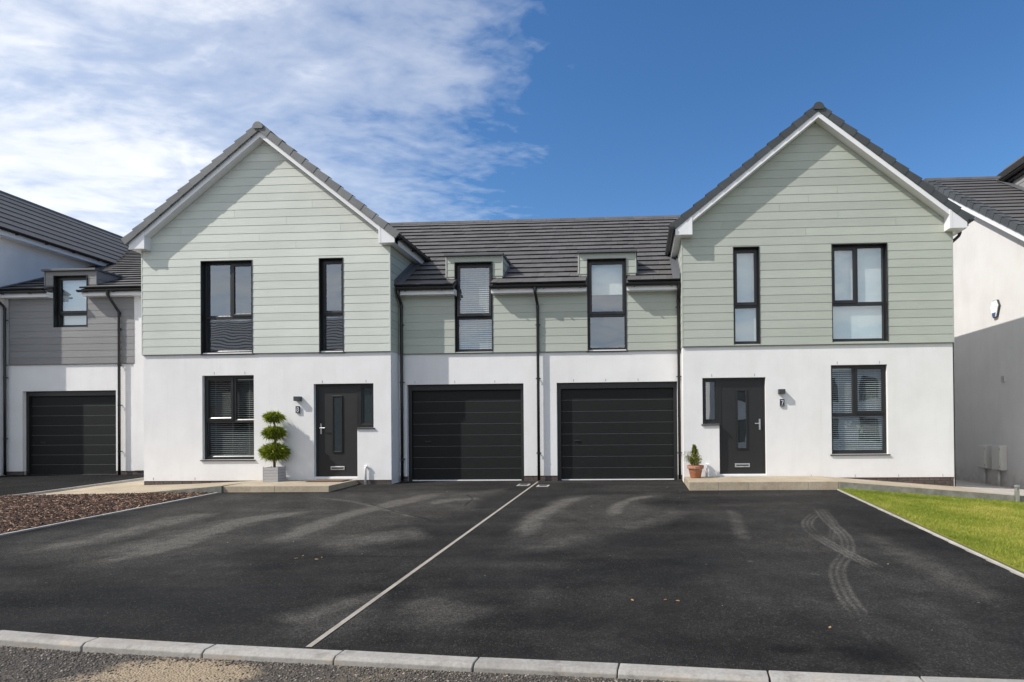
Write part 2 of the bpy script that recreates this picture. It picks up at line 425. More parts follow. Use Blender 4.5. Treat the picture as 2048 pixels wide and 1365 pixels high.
def board_x(x0, x1, z, y, h=BP):
    mb = MB()
    a0, a1 = y - .016, y - .005
    e = .003
    mb.hexa([(x0, a0, z + e), (x1, a0, z + e), (x1, y, z + e), (x0, y, z + e)], [(x0, a1, z + h), (x1, a1, z + h), (x1, y, z + h), (x0, y, z + h)])
    return mb


LAP0, LAP1 = .0125, .007    # how far the lower and upper edge of a board stand off its backing


def boards(root, x0, x1, z0, z1, y, holes, joints, mat, clip=None, h=BP):
    """lap boards on a front wall, notched round the openings; clip(z) -> (xmin, xmax) for gables"""
    z = z0
    while z < z1 - .01:
        zt = min(z + h, z1)
        js = [jx for jx, jz in joints if z <= jz < zt]
        near = [q for q in holes if q[2] < zt - .004 and q[3] > z + .004]
        xs = sorted({x0, x1, *js, *[v for q in near for v in q[:2] if x0 < v < x1]})
        off = lambda q: y - LAP0 + (LAP0 - LAP1) * (q - z) / h
        cur = MB()
        def flush():
            nonlocal cur
            if cur.f: make('cladding_board', cur, mat, root)
            cur = MB()
        for a, b in zip(xs, xs[1:]):
            fr = [(z + .0025, zt)]
            for q in near:
                if q[0] < (a + b) / 2 < q[1]:
                    nf = []
                    for lo, hi in fr:
                        if q[2] > lo + .004: nf.append((lo, min(hi, q[2])))
                        if q[3] < hi - .004: nf.append((max(lo, q[3]), hi))
                    fr = nf
            if not fr: flush(); continue
            if a in js: flush()
            for lo, hi in fr:
                A, Bx = a + (.002 if a in js else 0), b - (.002 if b in js else 0)
                if clip:
                    c0, c1 = clip(lo); d0, d1 = clip(hi)
                    l0, l1, r0, r1 = max(A, c0), max(A, d0), min(Bx, c1), min(Bx, d1)
                    if r0 - l0 < .02: continue
                    if r1 < l1: l1 = r1 = min(max((l1 + r1) / 2, l0), r0)
                else: l0 = l1 = A; r0 = r1 = Bx
                cur.hexa([(l0, off(lo), lo), (r0, off(lo), lo), (r0, y, lo), (l0, y, lo)], [(l1, off(hi), hi), (r1, off(hi), hi), (r1, y, hi), (l1, y, hi)])
        flush(); z += h


def side_boards(root, x, y0f, y1f, z0, z1, mat, sgn, holes=()):
    """boards on a wall that runs along Y; sgn=+1 faces +X; y1f(z) gives the far end"""
    z = z0
    while z < z1 - .01:
        zt = min(z + BP, z1); ya, yb = y0f, y1f((z + zt) / 2)
        if yb - ya > .03:
            o, i = x + sgn * LAP0, x + sgn * LAP1
            make('cladding_board', MB().hexa([(x, ya, z + .003), (o, ya, z + .003), (o, yb, z + .003), (x, yb, z + .003)], [(x, ya, zt), (i, ya, zt), (i, yb, zt), (x, yb, zt)]), mat, root)
        z += BP


def bricks(root, x0, x1, ztop, rows, y, top_mortar=.0, low=None):
    """low(x): ground height; bricks wholly below it are left out"""
    L, H, J = .215, .065, .010
    for r in range(rows):
        z1 = ztop - top_mortar - r * (H + J); z0 = z1 - H
        x = x0 + (.0 if r % 2 == 0 else -.1125)
        while x < x1 - .01:
            a, b = max(x, x0), min(x + L, x1)
            if b - a > .03 and (low is None or z1 > low((a + b) / 2) + .0):
                make('brick', MB().box(a, b, y, y + .03, z0, z1), 'engineering_brick', root)
            x += L + J


BRICK_CACHE = {}

# ------------------------------------------------------------------ windows


def pane(root, x0, x1, z0, z1, y):
    return make('pane', MB().box(x0, x1, y, y + .006, z0, z1), 'window_glass', root)


def bead(W, x0, x1, z, y):
    make('glazing_bead', MB().prism([(x0, y, z), (x0, y + .011, z), (x0, y + .011, z + .019)], (x1 - x0, 0, 0)), 'bead_gloss', W)


def ring(mb, x0, x1, z0, z1, y0, y1, wd, bot=None):
    bot = wd if bot is None else bot
    # splayed frame: outer face flat, inner edge chamfered
    mb.box(x0, x0 + wd, y0, y1, z0, z1); mb.box(x1 - wd, x1, y0, y1, z0, z1)
    mb.box(x0 + wd, x1 - wd, y0, y1, z1 - wd, z1); mb.box(x0 + wd, x1 - wd, y0, y1, z0, z0 + bot)


def window(house, x0, x1, z0, z1, y, layout, split_z, split_x=None, open_side=None, sill=True, room_depth=2.6, room=True, liner=True, tilt=0, label=None, room_mat='room_dark', handle=True, room_w=.5):
    """y: wall face; frame set back. layout 'two' = two lights over one, 'one' = one light over one"""
    fy = y + .075; th = .065
    W = make('window', MB().box(x0, x1, fy + .002, fy + .012, z0, z0 + .012), 'anthracite_frame', house, label)
    f = MB(); ring(f, x0, x1, z0 + .012, z1, fy, fy + th, .052)
    f.box(x0 + .052, x1 - .052, fy, fy + th, split_z - .032, split_z + .032)
    if layout == 'two': f.box(split_x - .03, split_x + .03, fy, fy + th, split_z + .032, z1 - .052)
    make('frame', f, 'anthracite_frame', W, bevel=.004)
    lights = []
    zt0, zt1 = split_z + .032, z1 - .052
    if layout == 'two': lights = [(x0 + .052, split_x - .03, 'L'), (split_x + .03, x1 - .052, 'R')]
    else: lights = [(x0 + .052, x1 - .052, 'C')]
    for a, b, sd in lights:
        if sd == open_side or layout == 'one':
            s = MB(); ov = .012
            ring(s, a - ov, b + ov, zt0 - ov, zt1 + ov, fy - .016, fy + .03, .056)
            s.box(a + .12, b - .08, fy - .022, fy - .016, zt1 - .012, zt1 + .006)     # trickle vent
            so = make('sash', s, 'black_upvc', W, bevel=.004)
            bead(so, a + .044, b - .044, zt0 + .044, fy - .008)
            po = pane(W, a + .044, b - .044, zt0 + .044, zt1 - .044, fy + .012)
            if tilt:
                for ob in (so, po):
                    ob.matrix_local = Matrix.Translation((0, fy, zt1)) @ Matrix.Rotation(R(-tilt), 4, 'X') @ Matrix.Translation((0, -fy, -zt1)) @ ob.matrix_local
        else: pane(W, a, b, zt0, zt1, fy + .03); bead(W, a, b, zt0, fy + .010)
    pane(W, x0 + .052, x1 - .052, z0 + .064, split_z - .032, fy + .03); bead(W, x0 + .052, x1 - .052, z0 + .064, fy + .010)
    if sill:
        make('sill', MB().hexa([(x0 - .035, y - .034, z0 - .028), (x1 + .035, y - .034, z0 - .028), (x1 + .035, fy + .03, z0 - .028), (x0 - .035, fy + .03, z0 - .028)],
                               [(x0 - .035, y - .034, z0 - .010), (x1 + .035, y - .034, z0 - .010), (x1 + .035, fy + .03, z0 + .004), (x0 - .035, fy + .03, z0 + .004)]), 'anthracite_frame', W)
    if liner:   # dark trim lining the reveal of clad openings
        l = MB(); l.box(x0 - .004, x0 + .012, y - .05, fy + .001, z0, z1 + .012); l.box(x1 - .012, x1 + .004, y - .05, fy + .001, z0, z1 + .012); l.box(x0 + .012, x1 - .012, y - .05, fy + .001, z1 - .004, z1 + .012)
        make('reveal_trim', l, 'black_upvc', W)
    if room:
        r = MB(); e_ = .15 if room_w is None else room_w; a, b, c, d = x0 - e_, x1 + e_, z0 - .35, z1 + .05; ya, yb = fy + th + .02, fy + th + room_depth
        r.quad((a, yb, c), (b, yb, c), (b, yb, d), (a, yb, d)); r.quad((a, ya, c), (a, yb, c), (a, yb, d), (a, ya, d)); r.quad((b, ya, c), (b, ya, d), (b, yb, d), (b, yb, c))
        r.quad((a, ya, d), (a, yb, d), (b, yb, d), (b, ya, d)); r.quad((a, ya, c), (b, ya, c), (b, yb, c), (a, yb, c))
        # closing strips round the opening so that no light leaks
        for q in ((a, x0, c, d), (x1, b, c, d), (x0, x1, c, z0), (x0, x1, z1, d)):
            r.quad((q[0], ya, q[2]), (q[0], ya, q[3]), (q[1], ya, q[3]), (q[1], ya, q[2]))
        make('room', r, room_mat, W)
    return W


def venetian(x0, x1, z0, z1, y, label, pitch=.043, tilt=22, group=None, mat='slat_white'):
    b = thing('venetian_blind', label, 'blind', ((x0 + x1) / 2, y, z1), group)
    make('head_rail', MB().box(x0, x1, y - .02, y + .02, z1 - .03, z1), mat, b); make('bottom_rail', MB().box(x0, x1, y - .014, y + .014, z0, z0 + .018), mat, b)
    hw = .024; c, s = math.cos(R(tilt)), math.sin(R(tilt)); L = (x1 - x0) / 2
    me = bpy.data.meshes.new('slat')
    P = [(-hw, -.0), (0, .004), (hw, 0)]
    vs = []
    for xx in (-L, L):
        for u, v in P: vs.append((xx, u * c - v * s, u * s + v * c))
    me.from_pydata(vs, [], [(0, 1, 4, 3), (1, 2, 5, 4)]); me.materials.append(MATS[mat]); me.update()
    z = z0 + .045
    while z < z1 - .05:
        link('slat', me, ((x0 + x1) / 2, y, z), b); z += pitch
    for xx in (x0 + .12, x1 - .12) if x1 - x0 < 1 else (x0 + .14, (x0 + x1) / 2, x1 - .14):
        make('ladder_cord', MB().box(xx - .0015, xx + .0015, y - .026, y - .024, z0 + .01, z1 - .02), mat, b)
    return b


def roller(x0, x1, z0, z1, y, label, mat='sheer_white'):
    b = thing('roller_blind', label, 'blind', ((x0 + x1) / 2, y, z1))
    make('fabric', MB().box(x0, x1, y, y + .002, z0 + .018, z1 - .03), mat, b); make('bottom_bar', MB().box(x0, x1, y - .006, y + .008, z0, z0 + .018), 'blind_white', b)
    make('roller_tube', MB().tube([(x0, y + .02, z1 - .015), (x1, y + .02, z1 - .015)], .02, 8), 'blind_white', b)
    return b


# ------------------------------------------------------------------ gutters and pipes


def gutter_y(root, x, y0, y1, z, sgn):   # along Y, sgn = outward
    n = 7; r = .056; vs = []
    mb = MB()
    for yy in (y0, y1):
        for rr in (r, r - .006):
            for k in range(n): a = math.pi * k / (n - 1); vs.append((x - rr * math.cos(a), yy, z - rr * math.sin(a)))
    fs = []
    o = 2 * n
    for k in range(n - 1): fs += [(k, k + 1, o + k + 1, o + k), (n + k, o + n + k, o + n + k + 1, n + k + 1), (k, n + k, n + k + 1, k + 1), (o + k, o + k + 1, o + n + k + 1, o + n + k)]
    fs += [(0, o, o + n, n), (n - 1, 2 * n - 1, o + 2 * n - 1, o + n - 1)]
    mb.add(vs, fs); g = make('gutter', mb, 'gutter_black', root, smooth=False)
    mb2 = MB().prism([(x - r, y0 - .004, z)] + [(x - r * math.cos(math.pi * k / 8), y0 - .004, z - r * math.sin(math.pi * k / 8)) for k in range(1, 9)], (0, .006, 0)); make('end_cap', mb2, 'gutter_black', g)
    yy = y0 + .25
    while yy < y1:
        make('bracket', MB().box(x - sgn * .075 - .012, x + .06, yy - .015, yy + .015, z - .066, z - .058 + .03).box(x - .062, x + .062, yy - .014, yy + .014, z - .004, z + .004), 'gutter_black', g); yy += .85
    return g


def gutter_x(root, x0, x1, y, z, brk=.8):
    n = 7; r = .056; vs = []; mb = MB()
    for xx in (x0, x1):
        for rr in (r, r - .006):
            for k in range(n): a = math.pi * k / (n - 1); vs.append((xx, y - rr * math.cos(a), z - rr * math.sin(a)))
    fs = []; o = 2 * n
    for k in range(n - 1): fs += [(k, k + 1, o + k + 1, o + k), (n + k, o + n + k, o + n + k + 1, n + k + 1), (k, n + k, n + k + 1, k + 1), (o + k, o + k + 1, o + n + k + 1, o + n + k)]
    mb.add(vs, fs); g = make('gutter', mb, 'gutter_black', root)
    for xx in (x0, x1 - .006):
        make('end_cap', MB().prism([(xx, y - r * math.cos(math.pi * k / 8), z - r * math.sin(math.pi * k / 8)) for k in range(9)], (.006, 0, 0)), 'gutter_black', g)
    xx = x0 + .2
    while xx < x1 - .1:
        make('bracket', MB().box(xx - .015, xx + .015, y - .062, y + .075, z - .064, z - .05), 'gutter_black', g); xx += brk
    return g


def downpipe(root, x, y, ztop, zbot, gx=None, gy=None, gz=None, wy=None, clips=(), shoe=True):
    path = []
    if gz is not None:
        path = [(gx, gy, gz), (gx, gy, gz - .10), (gx + (x - gx) * .12, gy + (y - gy) * .12, gz - .15), (x - (x - gx) * .12, y - (y - gy) * .12, ztop + .06), (x, y, ztop)]
    else: path = [(x, y, ztop)]
    path += [(x, y, (ztop + zbot) / 2), (x, y, zbot)]
    d = make('downpipe', MB().tube(path, .034, 12), 'gutter_black', root, smooth=True)
    d.data.polygons.foreach_set('use_smooth', [len(p.vertices) == 4 for p in d.data.polygons])
    if gz is not None: make('outlet', MB().tube([(gx, gy, gz + .02), (gx, gy, gz - .09)], .042, 12), 'gutter_black', d)
    for z in clips:
        c = MB().tube([(x, y, z - .016), (x, y, z + .016)], .039, 12); c.box(x - .058, x + .058, y + .022, y + .03, z - .012, z + .012)
        if wy: c.box(x - .012, x + .012, y + .03, wy, z - .008, z + .0045)
        make('pipe_clip', c, 'gutter_black', d)
    make('collar', MB().tube([(x, y, ztop - .05), (x, y, ztop + .02)], .040, 12), 'gutter_black', d)
    return d


# ------------------------------------------------------------------ pitched roofs
GAUGE = .345


def gable_roof(root, xc, hs, zap, y0, y1, slope, tmat, vmat, gauge=GAUGE, ridge_mat='slate_grey_tile'):
    """ridge along Y. hs: half span to tile edge. Courses run along Y; verge units show at y0"""
    n = math.sqrt(1 + slope * slope); L = hs * n; ux, uz = 1 / n, -slope / n
    nx, nz = slope / n, 1 / n
    nc = int(round(L / gauge)); g = L / nc
    for sg in (-1, 1):
        def P(s, o, y): return (xc + sg * (ux * s + nx * o), y, zap + uz * s + nz * o)
        deck = MB().hexa([P(0, -.10, y0 + .12), P(L - .03, -.10, y0 + .12), P(L - .03, -.10, y1), P(0, -.10, y1)], [P(0, -.035, y0 + .12), P(L - .03, -.035, y0 + .12), P(L - .03, -.035, y1), P(0, -.035, y1)])
        make('roof_deck', deck, 'room_dark', root)
        for i in range(nc):
            s0, s1 = i * g, (i + 1) * g
            a0 = max(s0 - .06, 0)
            mb = MB().hexa([P(a0, -.034, y0 + .1), P(s1, -.02, y0 + .1), P(s1, -.02, y1), P(a0, -.034, y1)], [P(a0, -.012, y0 + .1), P(s1, .014, y0 + .1), P(s1, .014, y1), P(a0, -.012, y1)])
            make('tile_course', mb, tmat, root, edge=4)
            # dry verge unit: cap on the slope and a deep cheek over the gable
            yv0, yv1 = y0, y0 + .13
            up, lo = .004, .040
            cap = MB().hexa([P(a0, up - .012, yv0), P(s1, lo - .012, yv0), P(s1, lo - .012, yv1), P(a0, up - .012, yv1)], [P(a0, up, yv0), P(s1, lo, yv0), P(s1, lo, yv1), P(a0, up, yv1)])
            cap.hexa([P(a0 + .004, -.125, yv0 - .006 - .004), P(s1, -.125, yv0 - .018), P(s1, -.125, yv0 + .02), P(a0 + .004, -.125, yv0 + .02)],
                     [P(a0 + .004, up, yv0 - .006 - .004), P(s1, lo, yv0 - .018), P(s1, lo, yv0 + .02), P(a0 + .004, up, yv0 + .02)])
            make('verge_tile', cap, vmat, root)
    # ridge
    k = 0; y = y0 - .03
    def RP(a, o): return (xc + a, zap + o)
    while y < y1 - .05:
        yb = min(y + .45, y1); sc = 1.0
        prof = [(-.125, -.085), (-.085, -.012), (-.035, .022), (.035, .022), (.085, -.012), (.125, -.085)]
        poly = [(xc + q[0], y, zap + q[1]) for q in prof] + [(xc + q[0] * .86, y, zap + q[1] - .02) for q in prof[::-1]]
        mb = MB().prism(poly, (0, yb - y - .006, 0)); 
        if k == 0: mb.prism([(xc + q[0] * 1.0, y - .012, zap + q[1]) for q in prof] + [(xc + .10, y - .012, zap - .13), (xc - .10, y - .012, zap - .13)], (0, .02, 0))
        make('ridge_tile', mb, vmat if k == 0 else ridge_mat, root); y = yb; k += 1


def gable_trim(root, xc, hs, zap, slope, ywall, yfront, yend, zsoff, xin, fasc_half, gut_y1=(None, None)):
    """barge boards, soffits, box ends, fascias, gutters of a gable front"""
    n = math.sqrt(1 + slope * slope); ux, uz = 1 / n, -slope / n; nx, nz = slope / n, 1 / n; L = hs * n
    for sg, g1 in zip((-1, 1), gut_y1):
        def X(u): return xc + sg * u
        def P(s, o, y): return (xc + sg * (ux * s + nx * o), y, zap + uz * s + nz * o)
        z_b = lambda u: zap - .285 - slope * u      # lower edge of the barge board
        z_t = lambda u: zap - .125 - slope * u
        ui = xin; uo = fasc_half
        bb = MB().prism([(X(0), yfront, z_b(0)), (X(ui), yfront, z_b(ui)), (X(ui), yfront, z_t(ui)), (X(0), yfront, z_t(0))], (0, .02, 0))
        make('barge_board', bb, 'white_upvc', root)
        so = MB().hexa([(X(0), yfront + .02, z_b(0) + .004), (X(ui), yfront + .02, z_b(ui) + .004), (X(ui), ywall, z_b(ui) + .004), (X(0), ywall, z_b(0) + .004)],
                       [(X(0), yfront + .02, z_b(0) + .02), (X(ui), yfront + .02, z_b(ui) + .02), (X(ui), ywall, z_b(ui) + .02), (X(0), ywall, z_b(0) + .02)])
        make('verge_soffit', so, 'white_upvc', root)
        zo = zap - .125 - slope * uo
        bx = MB().prism([(X(ui), yfront - .006, zsoff), (X(uo), yfront - .006, zsoff), (X(uo), yfront - .006, zo), (X(ui), yfront - .006, z_t(ui))], (0, ywall - yfront + .006, 0))
        make('box_end', bx, 'white_upvc', root)
        make('joint_strip', MB().box(min(X(ui), X(ui + .05)) - .002, max(X(ui), X(ui + .05)) + .002, yfront - .010, yfront + .03, zsoff - .004, z_t(ui) - .06), 'white_upvc', root)
        e1 = g1 if g1 is not None else yend
        xw = X(xin + .2)
        es = MB().box(min(X(uo - .005), xw), max(X(uo - .005), xw), ywall, yend, zsoff, zsoff + .012); make('eave_soffit', es, 'white_upvc', root)
        fb = MB().box(min(X(uo), X(uo - .02)), max(X(uo), X(uo - .02)), yfront + .03, yend, zsoff - .005, zo + .02); make('fascia', fb, 'white_upvc', root)
        gutter_y(root, X(uo + .068), yfront - .05, e1, zsoff + .165, sg)


# ------------------------------------------------------------------ house with a gable front
SL = .80


def door_set(house, x0, x1, z0, z1, side, y, hinge, zs0, label, gl='window_glass'):
    """door opening x0..x1 with a sidelight; side = (sx0, sx1)"""
    fy = y + .085
    d = make('front_door', MB().box(x0 + .055, x1 - .055, fy + .012, fy + .056, z0 + .03, z1 - .055), 'door_black', house, label)
    f = MB(); ring(f, x0, x1, z0, z1, fy, fy + .07, .055, .03); make('door_frame', f, 'black_upvc', d, bevel=.004)
    make('threshold', MB().box(x0 - .0, x1 + .0, fy - .06, fy + .002, z0 - .03, z0 + .022), 'white_upvc', d)
    cx = (x0 + x1) / 2; gw = .088
    gz0, gz1 = z0 + .60, z1 - .30
    fr = MB(); ring(fr, cx - gw - .035, cx + gw + .035, gz0 - .035, gz1 + .035, fy - .010, fy + .013, .035); make('glazing_frame', fr, 'black_upvc', d, bevel=.006)
    make('pane', MB().box(cx - gw, cx + gw, fy + .004, fy + .010, gz0, gz1), gl, d)
    # moulded grooves either side of the glass
    make('letter_plate', MB().box(cx - .165, cx + .165, fy - .004, fy + .012, z0 + .17, z0 + .255), 'chrome', d, bevel=.006)
    make('letter_slot', MB().box(cx - .135, cx + .135, fy - .0055, fy - .003, z0 + .195, z0 + .228), 'lamp_grey', d)
    hx = (x0 + .12) if hinge == 'R' else (x1 - .12); hs = 1 if hinge == 'R' else -1
    h = MB().box(hx - .017, hx + .017, fy, fy + .012, z0 + 1.0, z0 + 1.24); h.tube([(hx, fy + .01, z0 + 1.14), (hx, fy - .045, z0 + 1.14), (hx + hs * .115, fy - .045, z0 + 1.14)], .011, 8)
    h.tube([(hx, fy + .005, z0 + 1.05), (hx, fy - .006, z0 + 1.05)], .013, 10)
    make('handle', h, 'chrome', d)
    # sidelight
    sx0, sx1 = side
    s = make('sidelight', MB().box(sx0 + .0, sx1 - .0, fy + .03, fy + .034, zs0, zs0 + .02), 'black_upvc', house)
    f = MB(); ring(f, sx0, sx1, zs0 + .021, z1, fy, fy + .07, .055); ring(f, sx0 + .055, sx1 - .055, zs0 + .076, z1 - .055, fy + .010, fy + .05, .03); make('frame', f, 'black_upvc', s, bevel=.004)
    make('pane', MB().box(sx0 + .08, sx1 - .08, fy + .03, fy + .036, zs0 + .10, z1 - .08), gl, s)
    make('sill', MB().box(min(sx0, sx1) - .03, max(sx0, sx1) + .03, y - .034, fy, zs0 - .026, zs0 - .004), 'anthracite_frame', s)
    r = MB(); a, b = min(x0, sx0) - .2, max(x1, sx1) + .2; yb = fy + 2.6; ya = fy + .075; c, dd = z0 - .05, z1 + .2
    r.quad((a, yb, c), (b, yb, c), (b, yb, dd), (a, yb, dd)); r.quad((a, ya, c), (a, yb, c), (a, yb, dd), (a, ya, dd)); r.quad((b, ya, c), (b, ya, dd), (b, yb, dd), (b, yb, c)); r.quad((a, ya, dd), (a, yb, dd), (b, yb, dd), (b, ya, dd)); r.quad((a, ya, c), (b, ya, c), (b, yb, c), (a, yb, c))
    make('hallway', r, 'room_dark', house)
    return d


def weep(house, x, z, y): make('weep_vent', MB().box(x - .005, x + .005, y - .004, y + .01, z, z + .058), 'vent_grey', house)


ZC = 2.925
GARAGE_DOORS = []


def garage_door(house, x0, x1, z0, z1, y, label=None):
    fy = y + .10
    g = make('garage_door', MB().box(x0 + .002, x1 - .002, fy + .09, fy + .10, z0, z1 - .002), 'room_dark', house, label)
    f = MB(); f.box(x0, x0 + .085, fy, fy + .08, z0, z1); f.box(x1 - .085, x1, fy, fy + .08, z0, z1); f.box(x0 + .085, x1 - .085, fy, fy + .08, z1 - .135, z1)
    make('frame', f, 'black_upvc', g)
    n = 8; a, b = z0 + .03, z1 - .135; h = (b - a) / n
    for i in range(n):
        p = MB(); za, zb = a + i * h, a + (i + 1) * h; X0, X1 = x0 + .085, x1 - .085; yy = fy + .06
        # panel with a bevelled rebate at its top and bottom edge
        p.add([(X0, yy, za + .007), (X1, yy, za + .007), (X1, yy, zb - .011), (X0, yy, zb - .011), (X0, yy + .012, zb - .001), (X1, yy + .012, zb - .001), (X0, yy + .012, za + .001), (X1, yy + .012, za + .001),
               (X0, yy + .03, za + .001), (X1, yy + .03, za + .001), (X0, yy + .03, zb - .001), (X1, yy + .03, zb - .001)],
              [(0, 1, 2, 3), (3, 2, 5, 4), (6, 7, 1, 0), (8, 9, 7, 6), (4, 5, 11, 10), (8, 10, 11, 9)])
        make('panel', p, 'garage_black', g)
        if i: make('panel_seam', MB().box(X0, X1, yy + .004, yy + .011, za - .004, za + .004), 'seam_grey', g)
    make('bottom_seal', MB().box(x0 + .085, x1 - .085, fy + .02, fy + .055, z0 - .01, z0 + .028), 'white_upvc', g)
    hx = x0 + .46; hz = z0 + .93
    make('handle', MB().box(hx - .08, hx + .08, fy + .045, fy + .058, hz - .02, hz + .02).box(hx - .055, hx + .055, fy + .03, fy + .045, hz - .008, hz + .010), 'black_upvc', g, bevel=.004)
    return g


def garage_roof(root, x0, x1, ye, ze, slope, yr, gaps, clip, tile_w=.30, offset=0.0, mat='slate_grey_tile', limit=300):
    """interlocking tiles laid from the eave up, half bonded. gaps(i) -> list of (xa, xb) without tiles; clip(y, z) -> (xmin, xmax)"""
    n = math.sqrt(1 + slope * slope); cy, cz = 1 / n, slope / n
    Ls = (yr - ye) * n; nc = int(Ls / GAUGE); g = Ls / nc
    def P(x, s, o): return (x, ye + cy * s - cz * o, ze + cz * s + cy * o)
    cache = {}
    zr = ze + (yr - ye) * slope
    made = 0; rest = MB()
    for i in range(nc):
        s0, s1 = i * g, (i + 1) * g + .07
        ym, zm = ye + cy * (s0 + g / 2), ze + cz * (s0 + g / 2)
        c0, c1 = clip(ym, zm); a, b = max(x0, c0), min(x1, c1)
        spans = [(a, b)]
        for ga, gb in gaps(i):
            ns = []
            for p, q in spans:
                if gb <= p or ga >= q: ns.append((p, q)); continue
                if ga > p: ns.append((p, ga))
                if gb < q: ns.append((gb, q))
            spans = ns
        st = offset + (tile_w / 2 if i % 2 else 0)
        for p, q in spans:
            k = math.floor((p - st) / tile_w); x = st + k * tile_w
            while x < q - .004:
                l, r = max(x, p) + .0015, min(x + tile_w, q) - .0015
                if r - l > .015:
                    j = (hash((i, round(x * 100))) % 7 - 3) * .0012
                    def tile(mb, l, r, ox=0):
                        mb.hexa([(l, 0, 0), (r, 0, 0), (r, 1, 0), (l, 1, 0)], [(l, 0, 1), (r, 0, 1), (r, 1, 1), (l, 1, 1)])
                    q4 = [P(l, s0, -.004 + j), P(r, s0, -.004 + j), P(r, s1, -.030), P(l, s1, -.030)]; t4 = [P(l, s0, .034 + j), P(r, s0, .034 + j), P(r, s1, -.006), P(l, s1, -.006)]
                    if made < limit:
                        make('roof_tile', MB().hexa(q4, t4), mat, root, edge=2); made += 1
                    else: rest.hexa(q4, t4)
                x += tile_w
    if rest.f:
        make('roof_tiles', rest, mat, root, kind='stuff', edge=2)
    dk = MB(); cuts = [(x0, x1)]
    for ga, gb in gaps(0): cuts = [(x0, ga - .01), (gb + .01, x1)]
    sg = (YG + .98) * n if False else 1.45 * n
    for p, q in cuts: dk.hexa([P(p, .02, -.10), P(q, .02, -.10), P(q, Ls, -.10), P(p, Ls, -.10)], [P(p, .02, -.034), P(q, .02, -.034), P(q, Ls, -.034), P(p, Ls, -.034)])
    for ga, gb in gaps(0): dk.hexa([P(ga - .01, sg, -.10), P(gb + .01, sg, -.10), P(gb + .01, Ls, -.10), P(ga - .01, Ls, -.10)], [P(ga - .01, sg, -.034), P(gb + .01, sg, -.034), P(gb + .01, Ls, -.034), P(ga - .01, Ls, -.034)])
    make('roof_deck', dk, 'room_dark', root)
    bk = MB().hexa([(x0, yr, zr - .12), (x1, yr, zr - .12), (x1, 2 * yr - ye, ze - .12), (x0, 2 * yr - ye, ze - .12)], [(x0, yr, zr - .01), (x1, yr, zr - .01), (x1, 2 * yr - ye, ze), (x0, 2 * yr - ye, ze)])
    make('rear_roof_slope', bk, mat, root)
    x = x0
    while x < x1 - .02:
        xb = min(x + .45, x1)
        prof = [(-.13, -.06), (-.07, .035), (.07, .035), (.13, -.06)]
        make('ridge_tile', MB().prism([(x + .003, yr + q[0], zr + q[1]) for q in prof] + [(x + .003, yr + q[0] * .8, zr + q[1] - .03) for q in prof[::-1]], (xb - x - .006, 0, 0)), mat, root)
        x = xb


def dormer(root, x0, x1, z0, z1, y, win, bmat, trim, eave_y, ze, slope):
    """boxed dormer rising through the eave in front of the roof; win=(wx0,wx1) opening"""
    yb = eave_y + (z1 - ze) / slope + .1
    d = MB()
    for a, b in ((x0, win[0]), (win[1], x1)): d.box(a, b, y, y + .12, z0 - .05, z1)
    d.box(win[0], win[1], y, y + .12, win[3], z1)
    d.add([(x0, y + .12, z0 - .1), (x0, yb, z1 - .02), (x0, y + .12, z1 - .02)], [(0, 1, 2)])
    d.add([(x1, y + .12, z0 - .1), (x1, yb, z1 - .02), (x1, y + .12, z1 - .02)], [(0, 2, 1)])
    D = make('dormer', d, trim, root)
    make('dormer_cap', MB().hexa([(x0 - .04, y - .09, z1), (x1 + .04, y - .09, z1), (x1 + .04, yb + .15, z1 + .01), (x0 - .04, yb + .15, z1 + .01)], [(x0 - .04, y - .09, z1 + .055), (x1 + .04, y - .09, z1 + .055), (x1 + .04, yb + .15, z1 + .065), (x0 - .04, yb + .15, z1 + .065)]), 'lead_flashing', D, bevel=.006)
    # cheek boards
    for sg, xx in ((-1, x0), (1, x1)):
        z = z0 - .02
        while z < z1 - .02:
            zt = min(z + BP, z1 - .005); ye2 = eave_y + (zt - ze) / slope
            if ye2 > y + .05:
                o, i = xx + sg * .016, xx + sg * .005
                make('cheek_board', MB().hexa([(xx, y, z + .003), (o, y, z + .003), (o, ye2, z + .003), (xx, ye2, z + .003)], [(xx, y, zt), (i, y, zt), (i, ye2, zt), (xx, ye2, zt)]), bmat, D)
            z += BP
    for xx in (x0 - .018, x1 - .008): make('corner_trim', MB().box(xx, xx + .026, y - .024, y + .02, z0, z1), trim, D)
    # lead soakers at the foot of the cheeks
    n = math.sqrt(1 + slope * slope)
    for xx in (x0 - .06, x1 + .0):
        ya = y + .02; zA = ze + (ya - eave_y) * slope; zB = ze + (yb - eave_y) * slope
        yb2 = min(yb, eave_y + (z1 - ze) / slope)
        zB = ze + (yb2 - eave_y) * slope
        make('lead_soaker', MB().hexa([(xx, ya, zA + .02), (xx + .06, ya, zA + .02), (xx + .06, yb2, zB + .02), (xx, yb2, zB + .02)], [(xx, ya, zA + .034), (xx + .06, ya, zA + .034), (xx + .06, yb2, zB + .034), (xx, yb2, zB + .034)]), 'lead_flashing', D)
    return D


HOUSE = {}
YG = .5; EY, EZ, ES, RY = .2, 4.465, .653, 5.0     # garage wing: wall plane, eave, slope, ridge
GZ0 = -.085


